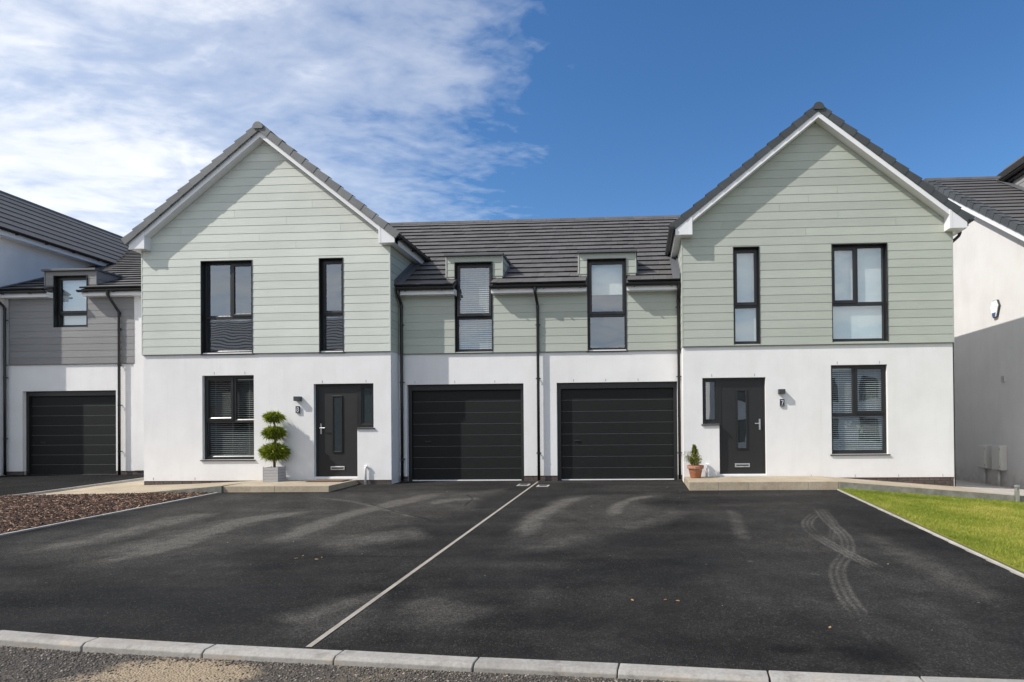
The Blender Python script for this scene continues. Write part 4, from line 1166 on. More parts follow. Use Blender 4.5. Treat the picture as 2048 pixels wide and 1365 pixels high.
def dist_path(X, Y, pts):
    D = np.full(X.shape, 1e9); T = np.zeros(X.shape); S = np.zeros(X.shape); L = 0
    for (a, b), (c, d) in zip(pts, pts[1:]):
        dx, dy = c - a, d - b; l = math.hypot(dx, dy); t = np.clip(((X - a) * dx + (Y - b) * dy) / l ** 2, 0, 1)
        dd = np.hypot(X - a - t * dx, Y - b - t * dy); sg = np.sign((X - a) * dy - (Y - b) * dx); m = dd < D
        D = np.where(m, dd, D); T = np.where(m, L + t * l, T); S = np.where(m, sg, S); L += l
    return D, T / L, S


def smooth_path(pts, n=8):
    out = []
    P = [pts[0]] + list(pts) + [pts[-1]]
    for i in range(1, len(P) - 2):
        for k in range(n):
            t = k / n
            q = [.5 * ((2 * P[i][c]) + (-P[i - 1][c] + P[i + 1][c]) * t + (2 * P[i - 1][c] - 5 * P[i][c] + 4 * P[i + 1][c] - P[i + 2][c]) * t * t + (-P[i - 1][c] + 3 * P[i][c] - 3 * P[i + 1][c] + P[i + 2][c]) * t ** 3) for c in (0, 1)]
            out.append(tuple(q))
    return out + [pts[-1]]


RC = None


def px_ground(u, v):
    """ground point under a pixel of the photograph, used to lay out the marks on the drive"""
    M = np.array(Rz @ Rx @ Ry); d = M @ np.array([(u - 1213.84) / 1200, 1, -(v - 854.83) / 1200])
    t = (-.09 + .034 * (-13.4 - .3) - 1.05) / (d[2] - .034 * d[1]); return (d[0] * t, -13.4 + d[1] * t)


def drive():
    step = .026
    xs = np.arange(-8.62, 4.02, step); ys = np.arange(-9.9, .70, step)
    X, Y = np.meshgrid(xs, ys)
    dust = np.zeros_like(X)
    n_a = fbm(X, Y, 1, .9); n_b = fbm(X * .35 + Y * .1, Y * 1.4, 2, 2.2); n_f = fbm(X, Y, 3, 9, 3)
    # broad dusty drifts
    def streak(pts, wd, amt, seed, hard=.5):
        pts = smooth_path([px_ground(*p) for p in pts]); D, T, S = dist_path(X, Y, pts)
        nn = fbm(X, Y, seed, 1.7); wv = wd * (.55 + .9 * nn)
        e = np.clip(1 - D / wv, 0, 1) ** (1.0) * np.clip(np.minimum(T, 1 - T) * 6, 0, 1)
        return 1.5 * amt * np.clip(e * 1.25, 0, 1) * (.45 + .8 * n_f)
    def add(*a): 
        nonlocal dust; dust = np.maximum(dust, streak(*a))
    add([(0, 1112), (160, 1085), (300, 1052), (440, 1020)], .5, .34, 11)
    add([(150, 1133), (260, 1112), (350, 1085), (480, 1045), (640, 1020)], .40, .55, 12)
    add([(160, 1120), (300, 1090), (420, 1060), (520, 1030)], .75, .30, 13)
    add([(545, 1092), (590, 1070), (680, 1035), (800, 1005), (880, 985)], .36, .50, 14)
    add([(610, 995), (700, 1003), (790, 1025), (850, 1040)], .12, .30, 15)
    add([(620, 1095), (720, 1080), (860, 1065)], .7, .24, 16)
    add([(860, 1010), (905, 1000), (965, 998)], .28, .38, 17)
    add([(1050, 1080), (1070, 1040), (1130, 1005), (1190, 990)], .28, .36, 18)
    add([(1030, 1100), (1100, 1090), (1180, 1065)], .4, .16, 19)
    add([(1225, 1035), (1235, 1012), (1262, 1000), (1310, 990)], .20, .42, 20)
    add([(1200, 1060), (1290, 1045), (1370, 1020)], .4, .14, 22)
    add([(1440, 1018), (1465, 1025), (1480, 1060), (1500, 1090)], .16, .17, 21)
    add([(560, 1250), (640, 1225), (720, 1200), (780, 1195)], .3, .22, 23)
    add([(820, 1200), (880, 1215), (920, 1250)], .4, .18, 24)
    add([(1720, 1060), (1790, 1100), (1900, 1160), (2030, 1230)], .30, .15, 25)
    add([(1800, 1180), (1880, 1240), (1980, 1320)], .4, .09, 26)
    add([(1380, 1150), (1480, 1180), (1560, 1260)], .4, .07, 27)
    # tyre tracks
    def tyre(pts, wd, amt, seed):
        nonlocal dust
        pts = smooth_path([px_ground(*p) for p in pts]); D, T, S = dist_path(X, Y, pts)
        u = D * S
        lanes = .5 + .5 * np.cos(u * 2 * np.pi / .062); cross = .5 + .5 * np.cos(T * len(pts) * .5 * 2 * np.pi / .11 + u * 60)
        e = np.clip((wd - D) / .03, 0, 1) * np.clip(np.minimum(T, 1 - T) * 9, 0, 1)
        nn = fbm(X, Y, seed, 1.3)
        v = 1.35 * amt * e * (.22 + .62 * np.clip(lanes * 1.5 - .3, 0, 1) + .16 * cross) * np.clip(nn * 1.7 - .2, .15, 1)
        dust = np.maximum(dust, v)
    tyre([(1632, 1012), (1655, 1040), (1682, 1065), (1695, 1085), (1692, 1110), (1678, 1130), (1675, 1152), (1690, 1190), (1715, 1225), (1735, 1260)], .11, .42, 31)
    tyre([(1655, 1018), (1632, 1028), (1615, 1045), (1622, 1062), (1645, 1080), (1672, 1095), (1720, 1120), (1765, 1140)], .10, .50, 32)
    tyre([(1640, 1015), (1668, 1050), (1665, 1085)], .08, .4, 33)
    tyre([(1735, 1255), (1790, 1310), (1850, 1352)], .12, .34, 34)
    tyre([(1700, 1125), (1780, 1160), (1860, 1190)], .12, .26, 35)
    # scuffs
    for u, v, l in ((1640, 1150, 15), (1480, 1117, 6), (1500, 1123, 5), (1560, 1150, 9), (1990, 1215, 8), (1300, 985, 14), (1530, 1040, 7)):
        a, b = px_ground(u, v); q = ((X - a) / (l / 160)) ** 2 + ((Y - b + .03 * np.sin((X - a) * 7)) / .03) ** 2
        dust = np.maximum(dust, np.clip(1.1 - q, 0, 1) * np.clip(fbm(X, Y, 51, 14, 2) * 2.2 - .8, 0, 1) * .6)
    # broad paler patches with ragged edges
    wx = X + .45 * (fbm(X, Y, 61, 1.1, 4) - .5) + .16 * (fbm(X, Y, 62, 5, 3) - .5); wy = Y + .7 * (fbm(X, Y, 63, 1.1, 4) - .5) + .2 * (fbm(X, Y, 64, 5, 3) - .5)
    def patch(pix, amt, soft, seed):
        nonlocal dust
        P = [px_ground(*q) for q in pix]; ins = np.zeros(X.shape, bool)
        for (a, b), (c, d) in zip(P, P[1:] + P[:1]):
            ins ^= ((b > wy) != (d > wy)) & (wx < (c - a) * (wy - b) / (d - b + 1e-9) + a)
        D, _, _ = dist_path(wx, wy, P + P[:1])
        m = np.where(ins, np.clip(.35 + D / soft, 0, 1), np.clip(.35 - D / soft, 0, 1))
        dust = np.maximum(dust, amt * .72 * m * np.clip(.62 + 1.0 * (fbm(X * 1.5 + Y * .9, Y * .35 - X * .2, seed, 2.0, 5) - .38), .2, 1.3))
    patch([(0, 1082), (300, 1022), (470, 986), (800, 983), (990, 985), (930, 1030), (760, 1062), (600, 1090), (430, 1108), (250, 1140), (0, 1128)], .24, .5, 71)
    patch([(1015, 1118), (1040, 1040), (1120, 992), (1330, 985), (1290, 1060), (1190, 1088), (1090, 1115)], .24, .35, 72)
    patch([(1400, 1005), (1600, 995), (1800, 1085), (2045, 1215), (2045, 1350), (1850, 1345), (1560, 1215), (1400, 1090)], .15, .7, 73)
    patch([(1330, 1210), (1560, 1190), (1760, 1300), (1800, 1365), (1500, 1345), (1400, 1290)], .13, .4, 74)
    patch([(555, 1262), (640, 1200), (770, 1178), (735, 1240), (620, 1290)], .22, .3, 75)
    patch([(800, 1215), (860, 1160), (960, 1185), (940, 1250), (850, 1265)], .17, .3, 76)
    patch([(1040, 1180), (1110, 1165), (1150, 1200), (1090, 1230)], .18, .2, 77)
    patch([(545, 1098), (620, 1062), (740, 1022), (900, 988), (1010, 978), (940, 1022), (800, 1055), (680, 1085)], .30, .3, 78)
    # general film of dust that is heavier near the houses
    dust = np.clip(dust + .10 * np.clip(n_a * 2.0 - .78, 0, 1) * (.4 + n_f) + .09 * np.clip(n_b * 2 - .8, 0, 1), 0, 1)
    dust += .06 * np.clip((Y + 6) / 6, 0, 1)
    # clip to the outline
    Z = gz(X, Y) + .006 * (fbm(X, Y, 5, .8, 3) - .5)
    xr = np.interp(Y, [-9.9, -7.55, -5.01, -1.26, .7], [3.58, 3.64, 3.79, 3.98, 4.02])
    ny, nx = X.shape
    KYm = ky(X)
    inside = (Y > KYm - .02) & (X < xr)
    Xs = X
    idx = np.arange(nx * ny).reshape(ny, nx)
    cell = inside[:-1, :-1] & inside[1:, :-1] & inside[:-1, 1:] & inside[1:, 1:]
    q = np.stack([idx[:-1, :-1][cell], idx[:-1, 1:][cell], idx[1:, 1:][cell], idx[1:, :-1][cell]], 1)
    me = bpy.data.meshes.new('driveway')
    me.vertices.add(nx * ny); me.vertices.foreach_set('co', np.stack([X, Y, Z], 2).astype(np.float32).ravel())
    me.loops.add(q.size); me.loops.foreach_set('vertex_index', q.astype(np.int32).ravel())
    me.polygons.add(len(q)); me.polygons.foreach_set('loop_start', (np.arange(len(q)) * 4).astype(np.int32)); me.polygons.foreach_set('use_smooth', np.ones(len(q), bool))
    dark = np.zeros_like(X)
    def stain(pix, wd, amt, seed):
        D, T, S = dist_path(wx, wy, smooth_path([px_ground(*q) for q in pix]))
        np.maximum(dark, amt * np.clip(1.2 - D / (wd * (.5 + fbm(X, Y, seed, 6, 3))), 0, 1), out=dark)
    stain([(1575, 1290), (1600, 1300), (1625, 1296)], .14, .8, 91); stain([(1715, 1300), (1740, 1310), (1765, 1306)], .20, .8, 92)
    stain([(1290, 1262), (1400, 1275), (1500, 1285)], .30, .4, 93); stain([(1130, 1225), (1230, 1235), (1330, 1230)], .4, .4, 94)
    def crack(pix, seed):
        D, T, S = dist_path(X + .10 * (fbm(X, Y, seed, 3, 3) - .5), Y + .10 * (fbm(X, Y, seed + 1, 3, 3) - .5), smooth_path([px_ground(*q) for q in pix]))
        np.maximum(dark, .75 * np.clip(1.3 - D / .016, 0, 1), out=dark)
    crack([(740, 1008), (800, 1026), (845, 1036), (862, 1042)], 95); crack([(930, 1012), (945, 998), (936, 990)], 97); crack([(580, 1120), (700, 1112), (900, 1116)], 99)
    dust = np.clip(dust * 1.75 * (1 - .6 * dark), 0, 1)
    me.attributes.new('damp', 'FLOAT', 'POINT').data.foreach_set('value', dark.astype(np.float32).ravel())
    at = me.attributes.new('dust', 'FLOAT', 'POINT'); at.data.foreach_set('value', np.clip(dust, 0, 1).astype(np.float32).ravel())
    me.materials.append(MATS['tarmac']); me.update(); me.validate()
    o = link('driveway', me, (0, 0, 0)); o['kind'] = 'structure'


drive()
sheet('side_driveway', [-30, -17.6, -15, -12.69], [-8, -4, -1.5, 1, 2.62], gz, 'tarmac', .0)
sheet('side_path_base', [-12.72, -11.2], [-1.5, 1, 4], gz, 'far_ground', -.03)

# pale joint line between the two drives
mb = MB()
for k in range(24):
    y0, y1 = -9.36 + k * .404, -9.36 + (k + 1) * .404
    mb.add([(-2.27 - .022, y0, gz(0, y0) + .0045), (-2.27 + .022, y0, gz(0, y0) + .0045), (-2.27 + .022, y1, gz(0, y1) + .0045), (-2.27 - .022, y1, gz(0, y1) + .0045)], [(0, 1, 2, 3)])
o = make('drive_divider', mb, 'divider_stone'); o['kind'] = 'structure'


def strip(name, pts, wd, h, zf, mat, seg=.915, parent=None):
    """row of concrete units following pts"""
    root = parent or setting(name + '_line', (pts[0][0], pts[0][1], 0))
    P = [Vector((a, b, 0)) for a, b in pts]
    for A, B in zip(P, P[1:]):
        d = (B - A); L = d.length; d.normalize(); n = Vector((-d.y, d.x, 0)); k = max(1, int(round(L / seg)))
        for i in range(k):
            a = A + d * (L * i / k + .003); b = A + d * (L * (i + 1) / k - .003)
            q = [a - n * wd / 2, b - n * wd / 2, b + n * wd / 2, a + n * wd / 2]
            make(name, MB().hexa([(v.x, v.y, zf(v.x, v.y) - .15) for v in q], [(v.x, v.y, zf(v.x, v.y) + h) for v in q]), mat, root, bevel=.004)
    return root


strip('edging_kerb', [(3.985, -1.30), (3.80, -5.0), (3.60, -8.6), (3.55, -9.62)], .05, .022, gz, 'edging_concrete')
strip('edging_kerb', [(-8.64, -1.42), (-8.64, -8.55)], .05, .022, gz, 'edging_concrete')
strip('edging_kerb', [(-12.70, 2.45), (-12.72, -1.46), (-13.1, -3), (-13.6, -7.6)], .05, .022, gz, 'edging_concrete')

# road kerb: separate stones following the curve
kerb = setting('road_kerb', (0, -9.5, -.42))
joint_x = [-13.6, -12.7, -11.8, -10.9, -9.98, -9.06, -8.15, -7.24, -6.33, -5.42, -4.62, -3.9, -2.95, -1.99, -1.04, -.12, .79, 1.67, 2.58, 3.5, 4.4, 5.3, 6.2]
joint_x = [-13.6, -12.7, -11.8, -10.9, -9.98, -9.06, -8.16, -7.27, -6.45, -5.62, -4.78, -3.9, -2.95, -1.99, -1.04, -.12, .79, 1.67, 2.58, 3.5, 4.4, 5.3, 6.2]
for a, b in zip(joint_x, joint_x[1:]):
    ya, yb = float(ky(a)), float(ky(b)); a2, b2 = a + .005, b - .005
    d = Vector((b - a, yb - ya, 0)).normalized(); n = Vector((d.y, -d.x, 0))
    prof = [(.0, .010), (.098, .006), (.122, -.014), (.127, -.12), (0, -.12)]
    pa = [(a2 + n.x * u, ya + n.y * u, gz(a, ya) + v + .002 * math.sin(a * 9)) for u, v in prof]; pb = [(b2 + n.x * u, yb + n.y * u, gz(b, yb) + v + .002 * math.sin(b * 7)) for u, v in prof]
    m = MB(); m.add(pa + pb, [(0, 1, 2, 3, 4), (9, 8, 7, 6, 5)] + [(i, (i + 1) % 5, 5 + (i + 1) % 5, 5 + i)[::-1] for i in range(5)])
    make('kerb_stone', m, 'kerb_concrete', kerb, bevel=.006)

# road
mb = MB(); xs = np.linspace(-16, 12, 90)
for i in range(len(xs) - 1):
    for j, (u0, u1) in enumerate(((.10, .5), (.5, 2), (2, 6), (6, 9))):
        a, b = xs[i], xs[i + 1]; fa, fb = float(ky(a)), float(ky(b))
        mb.add([(a, fa - u0, gz(0, -9.6) - .040), (a, fa - u1, gz(0, -9.6) - .040), (b, fb - u1, gz(0, -9.6) - .040), (b, fb - u0, gz(0, -9.6) - .040)], [(0, 1, 2, 3)])
o = make('road', mb, 'road_surface'); o['kind'] = 'structure'


def scatter_mesh(name, mat, verts, faces, tint, loc=(0, 0, 0)):
    me = bpy.data.meshes.new(name); nv = len(verts); k = faces.shape[1]
    me.vertices.add(nv); me.vertices.foreach_set('co', verts.astype(np.float32).ravel())
    me.loops.add(faces.size); me.loops.foreach_set('vertex_index', faces.astype(np.int32).ravel())
    me.polygons.add(len(faces)); me.polygons.foreach_set('loop_start', (np.arange(len(faces)) * k).astype(np.int32))
    if tint is not None: me.attributes.new('tint', 'FLOAT', 'POINT').data.foreach_set('value', tint.astype(np.float32))
    me.materials.append(MATS[mat]); me.update(); me.validate(); return me


def stones(n, xf, yf, zf, smin, smax, mat, name):
    base = np.array([(1, 0, 0), (-1, 0, 0), (0, 1, 0), (0, -1, 0), (0, 0, 1), (0, 0, -1)], float)
    fc = np.array([(0, 2, 4), (2, 1, 4), (1, 3, 4), (3, 0, 4), (2, 0, 5), (1, 2, 5), (3, 1, 5), (0, 3, 5)])
    x = xf(n); y = yf(n, x)
    if name == 'road_gravel':
        k = np.hypot((x - SAND[0]) * .62, (y - SAND[1]) * 1.25) > .42 * rng.random(n) ** .4; x, y = x[k], y[k]; n = len(x)
    s = smin + (smax - smin) * rng.random(n) ** 2.2
    sc = s[:, None] * (.6 + .8 * rng.random((n, 3))) * np.array([1, 1, .6]); a = rng.random(n) * 6.28
    V = base[None] * sc[:, None, :]; V = V + rng.normal(0, .14, V.shape) * s[:, None, None]
    c, sn = np.cos(a)[:, None], np.sin(a)[:, None]; W = np.stack([V[..., 0] * c - V[..., 1] * sn, V[..., 0] * sn + V[..., 1] * c, V[..., 2]], 2)
    W += np.stack([x, y, zf(x, y) + s * .18], 1)[:, None, :]
    F = (fc[None] + (np.arange(n) * 6)[:, None, None]).reshape(-1, 3)
    me = scatter_mesh(name, mat, W.reshape(-1, 3), F, np.repeat(rng.random(n), 6)); o = link(name, me, (0, 0, 0)); o['kind'] = 'stuff'
    return o


mstone, t_, b_ = new_mat('loose_stone')
t_.set(b_.inputs['Base Color'], t_.ramp(t_.add('ShaderNodeAttribute', attribute_name='tint').outputs['Fac'], [(0, (.042, .037, .032)), (.5, (.11, .095, .08)), (.85, (.20, .17, .14)), (1, (.38, .33, .27))])); b_.inputs['Roughness'].default_value = .85
o = stones(30000, lambda n: -6 + 9.0 * rng.random(n), lambda n, x: ky(x) - .13 - .62 * rng.random(n) ** 1.5, lambda x, y: gz(0, -9.6) - .040 + 0 * x, .003, .0105, 'loose_stone', 'road_gravel')
tag(o, 'loose grey stones lying along the foot of the road kerb', 'gravel')
o = stones(340, lambda n: -8.3 + 11.8 * rng.random(n), lambda n, x: -9 + 9 * rng.random(n), lambda x, y: gz(x, y), .003, .011, 'loose_stone', 'drive_grit')
tag(o, 'scattered grit and crumbs lying on the dark tarmac drive', 'grit')

# ------------------------------------------------------------------ steps and paths
def slab(root, q, h, mat, name='paving_slab'):
    """q: four (x, y, ztop) corners anticlockwise"""
    make(name, MB().hexa([(a, b, c - h) for a, b, c in q], q), mat, root, bevel=.004)


ps8 = setting('left_step', (-7.5, -.6, 0))
zs = lambda x: .0 if x > -8.62 else -.0 - .055 * (-8.62 - x)
# step body and slabs of house 8
for ya, yb, xe, hh in ((-1.28, -.645, [-8.62, -7.52, -6.36], .20), (-.64, -.008, [-8.62, -8.02, -7.42, -6.82, -6.36], .20)):
    for a, b in zip(xe, xe[1:]):
        za, zb = -.018 + (ya + 1.28) * .0204, -.018 + (yb + 1.28) * .0204
        slab(ps8, [(a + .003, ya, za), (b - .003, ya, za), (b - .003, yb, zb), (a + .003, yb, zb)], hh, 'sand_paving')
make('bedding', MB().box(-8.6, -6.40, -1.24, -.02, -.30, -.022), 'mortar', ps8)
# sloping path from the step round the left side of house 8
pp = setting('left_path', (-11, -.8, -.1))
zp = lambda x, y: -.0 - .078 * (-8.62 - x) * (.55 + .45 * min(1, max(0, -y / 1.3))) if x > -10.3 else -.0 - .078 * 1.68 * (.55 + .45 * min(1, max(0, -y / 1.3))) - .02 * (-10.3 - x)
xsl = [-12.70, -12.1, -11.5, -10.9, -10.3, -9.74, -9.18, -8.62]
for a, b in zip(xsl, xsl[1:]):
    fy = lambda x: -1.28 - .10 * (-8.62 - x)
    for t0, t1 in ((0, .5), (.5, 1)):
        qa = lambda x, t: (x, fy(x) * (1 - t) + .01 * t, zp(x, fy(x) * (1 - t)) + .0)
        A, B, Cc, Dd = qa(a + .003, t0), qa(b - .003, t0), qa(b - .003, t1), qa(a + .003, t1)
        slab(pp, [A, B, (Cc[0], Cc[1] - .005, Cc[2]), (Dd[0], Dd[1] - .005, Dd[2])], .05, 'sand_paving')
    make('path_edge', MB().hexa([(a, fy(a) - .05, -.4), (b, fy(b) - .05, -.4), (b, fy(b) - .002, -.4), (a, fy(a) - .002, -.4)], [(a, fy(a) - .05, zp(a, -1.3) - .008), (b, fy(b) - .05, zp(b, -1.3) - .008), (b, fy(b) - .002, zp(b, -1.3) - .008), (a, fy(a) - .002, zp(a, -1.3) - .008)]), 'mossy_concrete', pp)
for k, (a, b) in enumerate(((-12.7, -12.1), (-12.1, -11.5))):
    for y in (.015, .62, 1.22, 1.82):
        slab(pp, [(a + .003, y, zp(a, 0) + .018 * y), (b - .003, y, zp(b, 0) + .018 * y), (b - .003, y + .6, zp(b, 0) + .018 * (y + .6)), (a + .003, y + .6, zp(a, 0) + .018 * (y + .6))], .05, 'sand_paving')

# step and path of house 7
ps7 = setting('right_step', (2.5, -.6, 0))
xe = [1.05 + .5905 * k for k in range(6)]; xe[-1] = 4.0
for a, b in zip(xe, xe[1:]):
    slab(ps7, [(a + .004, -1.28, .022), (b - .004, -1.28, .022), (b - .004, -.008, .036), (a + .004, -.008, .036)], .22, 'sand_paving')
make('bedding', MB().hexa([(1.08, -1.272, -.3), (3.97, -1.272, -.3), (3.97, -.02, -.3), (1.08, -.02, -.3)], [(1.08, -1.272, .018), (3.97, -1.272, .018), (3.97, -.02, .032), (1.08, -.02, .032)]), 'mortar', ps7)
pr = setting('right_path', (6, -.7, -.1))
zr_ = lambda x: .024 - .083 * (x - 4.0)
fyr = lambda x: -1.28 - .02 * (x - 4)
xs7 = [4.0, 4.6, 5.2, 5.8, 6.4, 7.0, 7.6, 8.2, 8.8, 9.1]
for a, b in zip(xs7, xs7[1:]):
    yb = (lambda x: -.008)
    for t0, t1 in ((0, .5), (.5, 1)):
        slab(pr, [(a + .004, fyr(a) * (1 - t0) - .008 * t0, zr_(a)), (b - .004, fyr(b) * (1 - t0) - .008 * t0, zr_(b)), (b - .004, fyr(b) * (1 - t1) - .008 * t1 - .006, zr_(b) + .01 * t1), (a + .004, fyr(a) * (1 - t1) - .008 * t1 - .006, zr_(a) + .01 * t1)], .05, 'sand_paving' if b < 7.1 else 'grey_paving')
    make('path_edge', MB().hexa([(a, fyr(a) - .05, -.8), (b, fyr(b) - .05, -.8), (b, fyr(b) - .002, -.8), (a, fyr(a) - .002, -.8)], [(a, fyr(a) - .05, zr_(a) - .006), (b, fyr(b) - .05, zr_(b) - .006), (b, fyr(b) - .002, zr_(b) - .006), (a, fyr(a) - .002, zr_(a) - .006)]), 'mossy_concrete', pr)
for a, b in ((6.93, 7.5), (7.5, 8.05), (8.05, 8.6), (8.6, 9.09)):
    for y in [.0 + .6 * k for k in range(9)]:
        slab(pr, [(a + .004, y + .004, zr_(a) + .012), (b - .004, y + .004, zr_(b) + .012), (b - .004, y + .596, zr_(b) + .012), (a + .004, y + .596, zr_(a) + .012)], .05, 'grey_paving')
sg = tag(make('gravel_strip', MB().hexa([(3.95, -.008, -.3), (6.9, -.008, -.5), (6.9, .012, -.5), (3.95, .012, -.3)], [(3.95, -.008, .03), (6.9, -.008, zr_(6.9) + .012), (6.9, .012, zr_(6.9) + .012), (3.95, .012, .03)]), 'sand_paving', None), 'narrow sandy strip between path and brick plinth', 'strip')
sg['kind'] = 'structure'; del sg['label']; del sg['category']

# ------------------------------------------------------------------ lawn
def lawn_z(x, y): return gz(x, y) + .042 - .080 * np.maximum(x - 4.0, -.1)


def edge_x(y): return np.interp(y, [-9.7, -8.6, -5, -1.3], [3.585, 3.63, 3.83, 4.015])


sheet('lawn_soil', [3.6, 4.2, 5, 6, 7, 8, 9, 10, 12], [-9.6, -8, -6, -4, -2, -1.32], lambda x, y: lawn_z(max(x, float(edge_x(y))), y), 'soil', -.012)
def lawn_soil_fix():
    o = bpy.data.objects['lawn_soil']
    for v in o.data.vertices:
        e = float(edge_x(v.co.y)) - .04
        if v.co.x < e: v.co.x = e
lawn_soil_fix()
g_, gt, gb = new_mat('turf_base')
gp = pos(gt); gn = gt.noise(gp, 30, 5, .7)
gt.set(gb.inputs['Base Color'], gt.mix(gt.ramp(gn, [(.3, 0), (.7, 1)]), (.13, .14, .010), (.24, .235, .02))); gb.inputs['Roughness'].default_value = .9
bpy.data.objects['lawn_soil'].data.materials[0] = MATS['turf_base']


def grass():
    n = 340000
    x = 3.6 + 5.6 * rng.random(n); y = -8.6 + 7.28 * rng.random(n) ** .85
    keep = (x > edge_x(y) - .018) & (y < -1.335) & (x < 1.0 + (y + 13.4) * .69)
    x, y = x[keep], y[keep]; n = len(x)
    X2, Y2 = x.reshape(1, -1), y.reshape(1, -1)
    den = fbm(X2, Y2, 41, 1.2)[0]; fi = fbm(X2, Y2, 42, 7, 3)[0]
    hgt = (.010 + .022 * rng.random(n)) * (.5 + 1.1 * fi) * (.8 + .5 * den) + .014 * (rng.random(n) > .985); wd = .0018 + .0016 * rng.random(n)
    a = rng.random(n) * 6.28; lean = (.25 + .8 * rng.random(n)) * hgt; b = rng.random(n) * 6.28
    z = lawn_z(x, y) - .01
    p0 = np.stack([x - wd * np.cos(a), y - wd * np.sin(a), z], 1); p1 = np.stack([x + wd * np.cos(a), y + wd * np.sin(a), z], 1)
    tip = np.stack([x + lean * np.cos(b), y + lean * np.sin(b), z + hgt], 1)
    V = np.stack([p0, p1, tip], 1).reshape(-1, 3); F = np.arange(3 * n).reshape(-1, 3)
    tint = np.clip(-.08 + 1.15 * den + .5 * (rng.random(n) - .5) + .35 * (fi - .5) + (rng.random(n) > .94) * .4, 0, 1)
    me = scatter_mesh('lawn_grass', 'grass_blade', V, F, np.repeat(tint, 3)); o = link('lawn_grass', me, (0, 0, 0)); o['kind'] = 'stuff'
    tag(o, 'short bright green lawn grass right of the drive', 'grass')


grass()

# ------------------------------------------------------------------ bark bed
sheet('bark_bed_soil', [-13.6, -12.7, -8.66], [-7.6, -4, -1.46], lambda x, y: gz(x, y), 'soil', -.02)


def bark():
    n = 42000
    x = -13.4 + 4.74 * rng.random(n); y = -6.6 + 5.16 * rng.random(n)
    k = (x > -12.74 + .22 * (y + 1.46)) & (x < -8.69) & (y < -1.36 - .10 * (-8.62 - x)); x, y = x[k], y[k]; n = len(x)
    L = .012 + .034 * rng.random(n) ** 1.8; wd = .0035 + .006 * rng.random(n); th = .0015 + .003 * rng.random(n)
    a = rng.normal(.25, 1.0, n); tl = rng.normal(0, .32, n); z = gz(x, y) + .004 + .026 * rng.random(n)
    ca, sa = np.cos(a), np.sin(a)
    ax = np.stack([ca * np.cos(tl), sa * np.cos(tl), np.sin(tl)], 1); sd = np.stack([-sa, ca, rng.normal(0, .4, n)], 1); up = np.cross(ax, sd); up /= np.linalg.norm(up, axis=1)[:, None]
    C = np.stack([x, y, z], 1)
    vs = []
    for s, t, u in ((-1, -1, 0), (1, -.6, 0), (.85, .9, 0), (-.9, .7, 0), (-.8, -.5, 1), (.7, -.3, 1), (.6, .5, 1), (-.7, .4, 1)):
        vs.append(C + ax * (L * s)[:, None] + sd * (wd * t)[:, None] + up * (th * u * 2)[:, None])
    V = np.stack(vs, 1).reshape(-1, 3)
    f = np.array([(4, 5, 6, 7), (0, 1, 5, 4), (1, 2, 6, 5), (2, 3, 7, 6), (3, 0, 4, 7)])
    F = (f[None] + (np.arange(n) * 8)[:, None, None]).reshape(-1, 4)
    me = scatter_mesh('bark_mulch', 'bark_chip', V, F, np.repeat(np.clip(rng.random(n) ** 1.5 + (rng.random(n) > .93) * .5, 0, 1), 8)); o = link('bark_mulch', me, (0, 0, 0)); o['kind'] = 'stuff'
    tag(o, 'brown bark chippings covering the bed beside the left drive', 'bark mulch')


bark()

# ------------------------------------------------------------------ planters and plants
def leaves(centers, dirs, length, width, tint, droop=.0):
    """pointed leaf blades: 4 verts, 2 triangles each"""
    n = len(centers); d = dirs / np.linalg.norm(dirs, axis=1)[:, None]
    s = np.cross(d, rng.normal(0, 1, (n, 3))); s /= np.linalg.norm(s, axis=1)[:, None] + 1e-9
    nrm = np.cross(d, s)
    a = centers; m1 = centers + d * (length * .45)[:, None] + s * width[:, None] + nrm * (width * .3)[:, None]; m2 = centers + d * (length * .45)[:, None] - s * width[:, None] + nrm * (width * .3)[:, None]
    tip = centers + d * length[:, None] - np.array([0, 0, 1.0]) * (droop * length)[:, None]
    V = np.stack([a, m1, tip, m2], 1).reshape(-1, 3); F = (np.array([[0, 1, 2], [0, 2, 3]])[None] + (np.arange(n) * 4)[:, None, None]).reshape(-1, 3)
    return V, F, np.repeat(tint, 4)


pl = thing('square_planter', 'square grey slatted planter on the left step', 'planter', (-8.13, -.28, .005))
cx, cy, hwid, ang = -8.14, -.27, .166, R(2)
def rot(x, y): return (cx + x * math.cos(ang) - y * math.sin(ang), cy + x * math.sin(ang) + y * math.cos(ang))
z0, z1 = .002, .335
for k in range(4):
    a = R(90 * k)
    def q(u, v): return rot(u * math.cos(a) - v * math.sin(a), u * math.sin(a) + v * math.cos(a))
    for i in range(5):
        za, zb = z0 + .065 * i, z0 + .065 * i + .060
        p = [q(-hwid + .012, -hwid), q(hwid - .012, -hwid), q(hwid - .012, -hwid + .012), q(-hwid + .012, -hwid + .012)]
        make('slat', MB().hexa([(*c, za) for c in p], [(*c, zb) for c in p]), 'planter_grey', pl)
    p = [q(-hwid - .002, -hwid - .002), q(-hwid + .012, -hwid - .002), q(-hwid + .012, -hwid + .014), q(-hwid - .002, -hwid + .014)]
    make('corner_post', MB().hexa([(*c, z0) for c in p], [(*c, z1 + .002) for c in p]), 'planter_grey', pl)
p = [rot(-hwid + .015, -hwid + .015), rot(hwid - .015, -hwid + .015), rot(hwid - .015, hwid - .015), rot(-hwid + .015, hwid - .015)]
make('soil', MB().hexa([(*c, z0) for c in p], [(*c, z1 - .03) for c in p]), 'soil', pl)

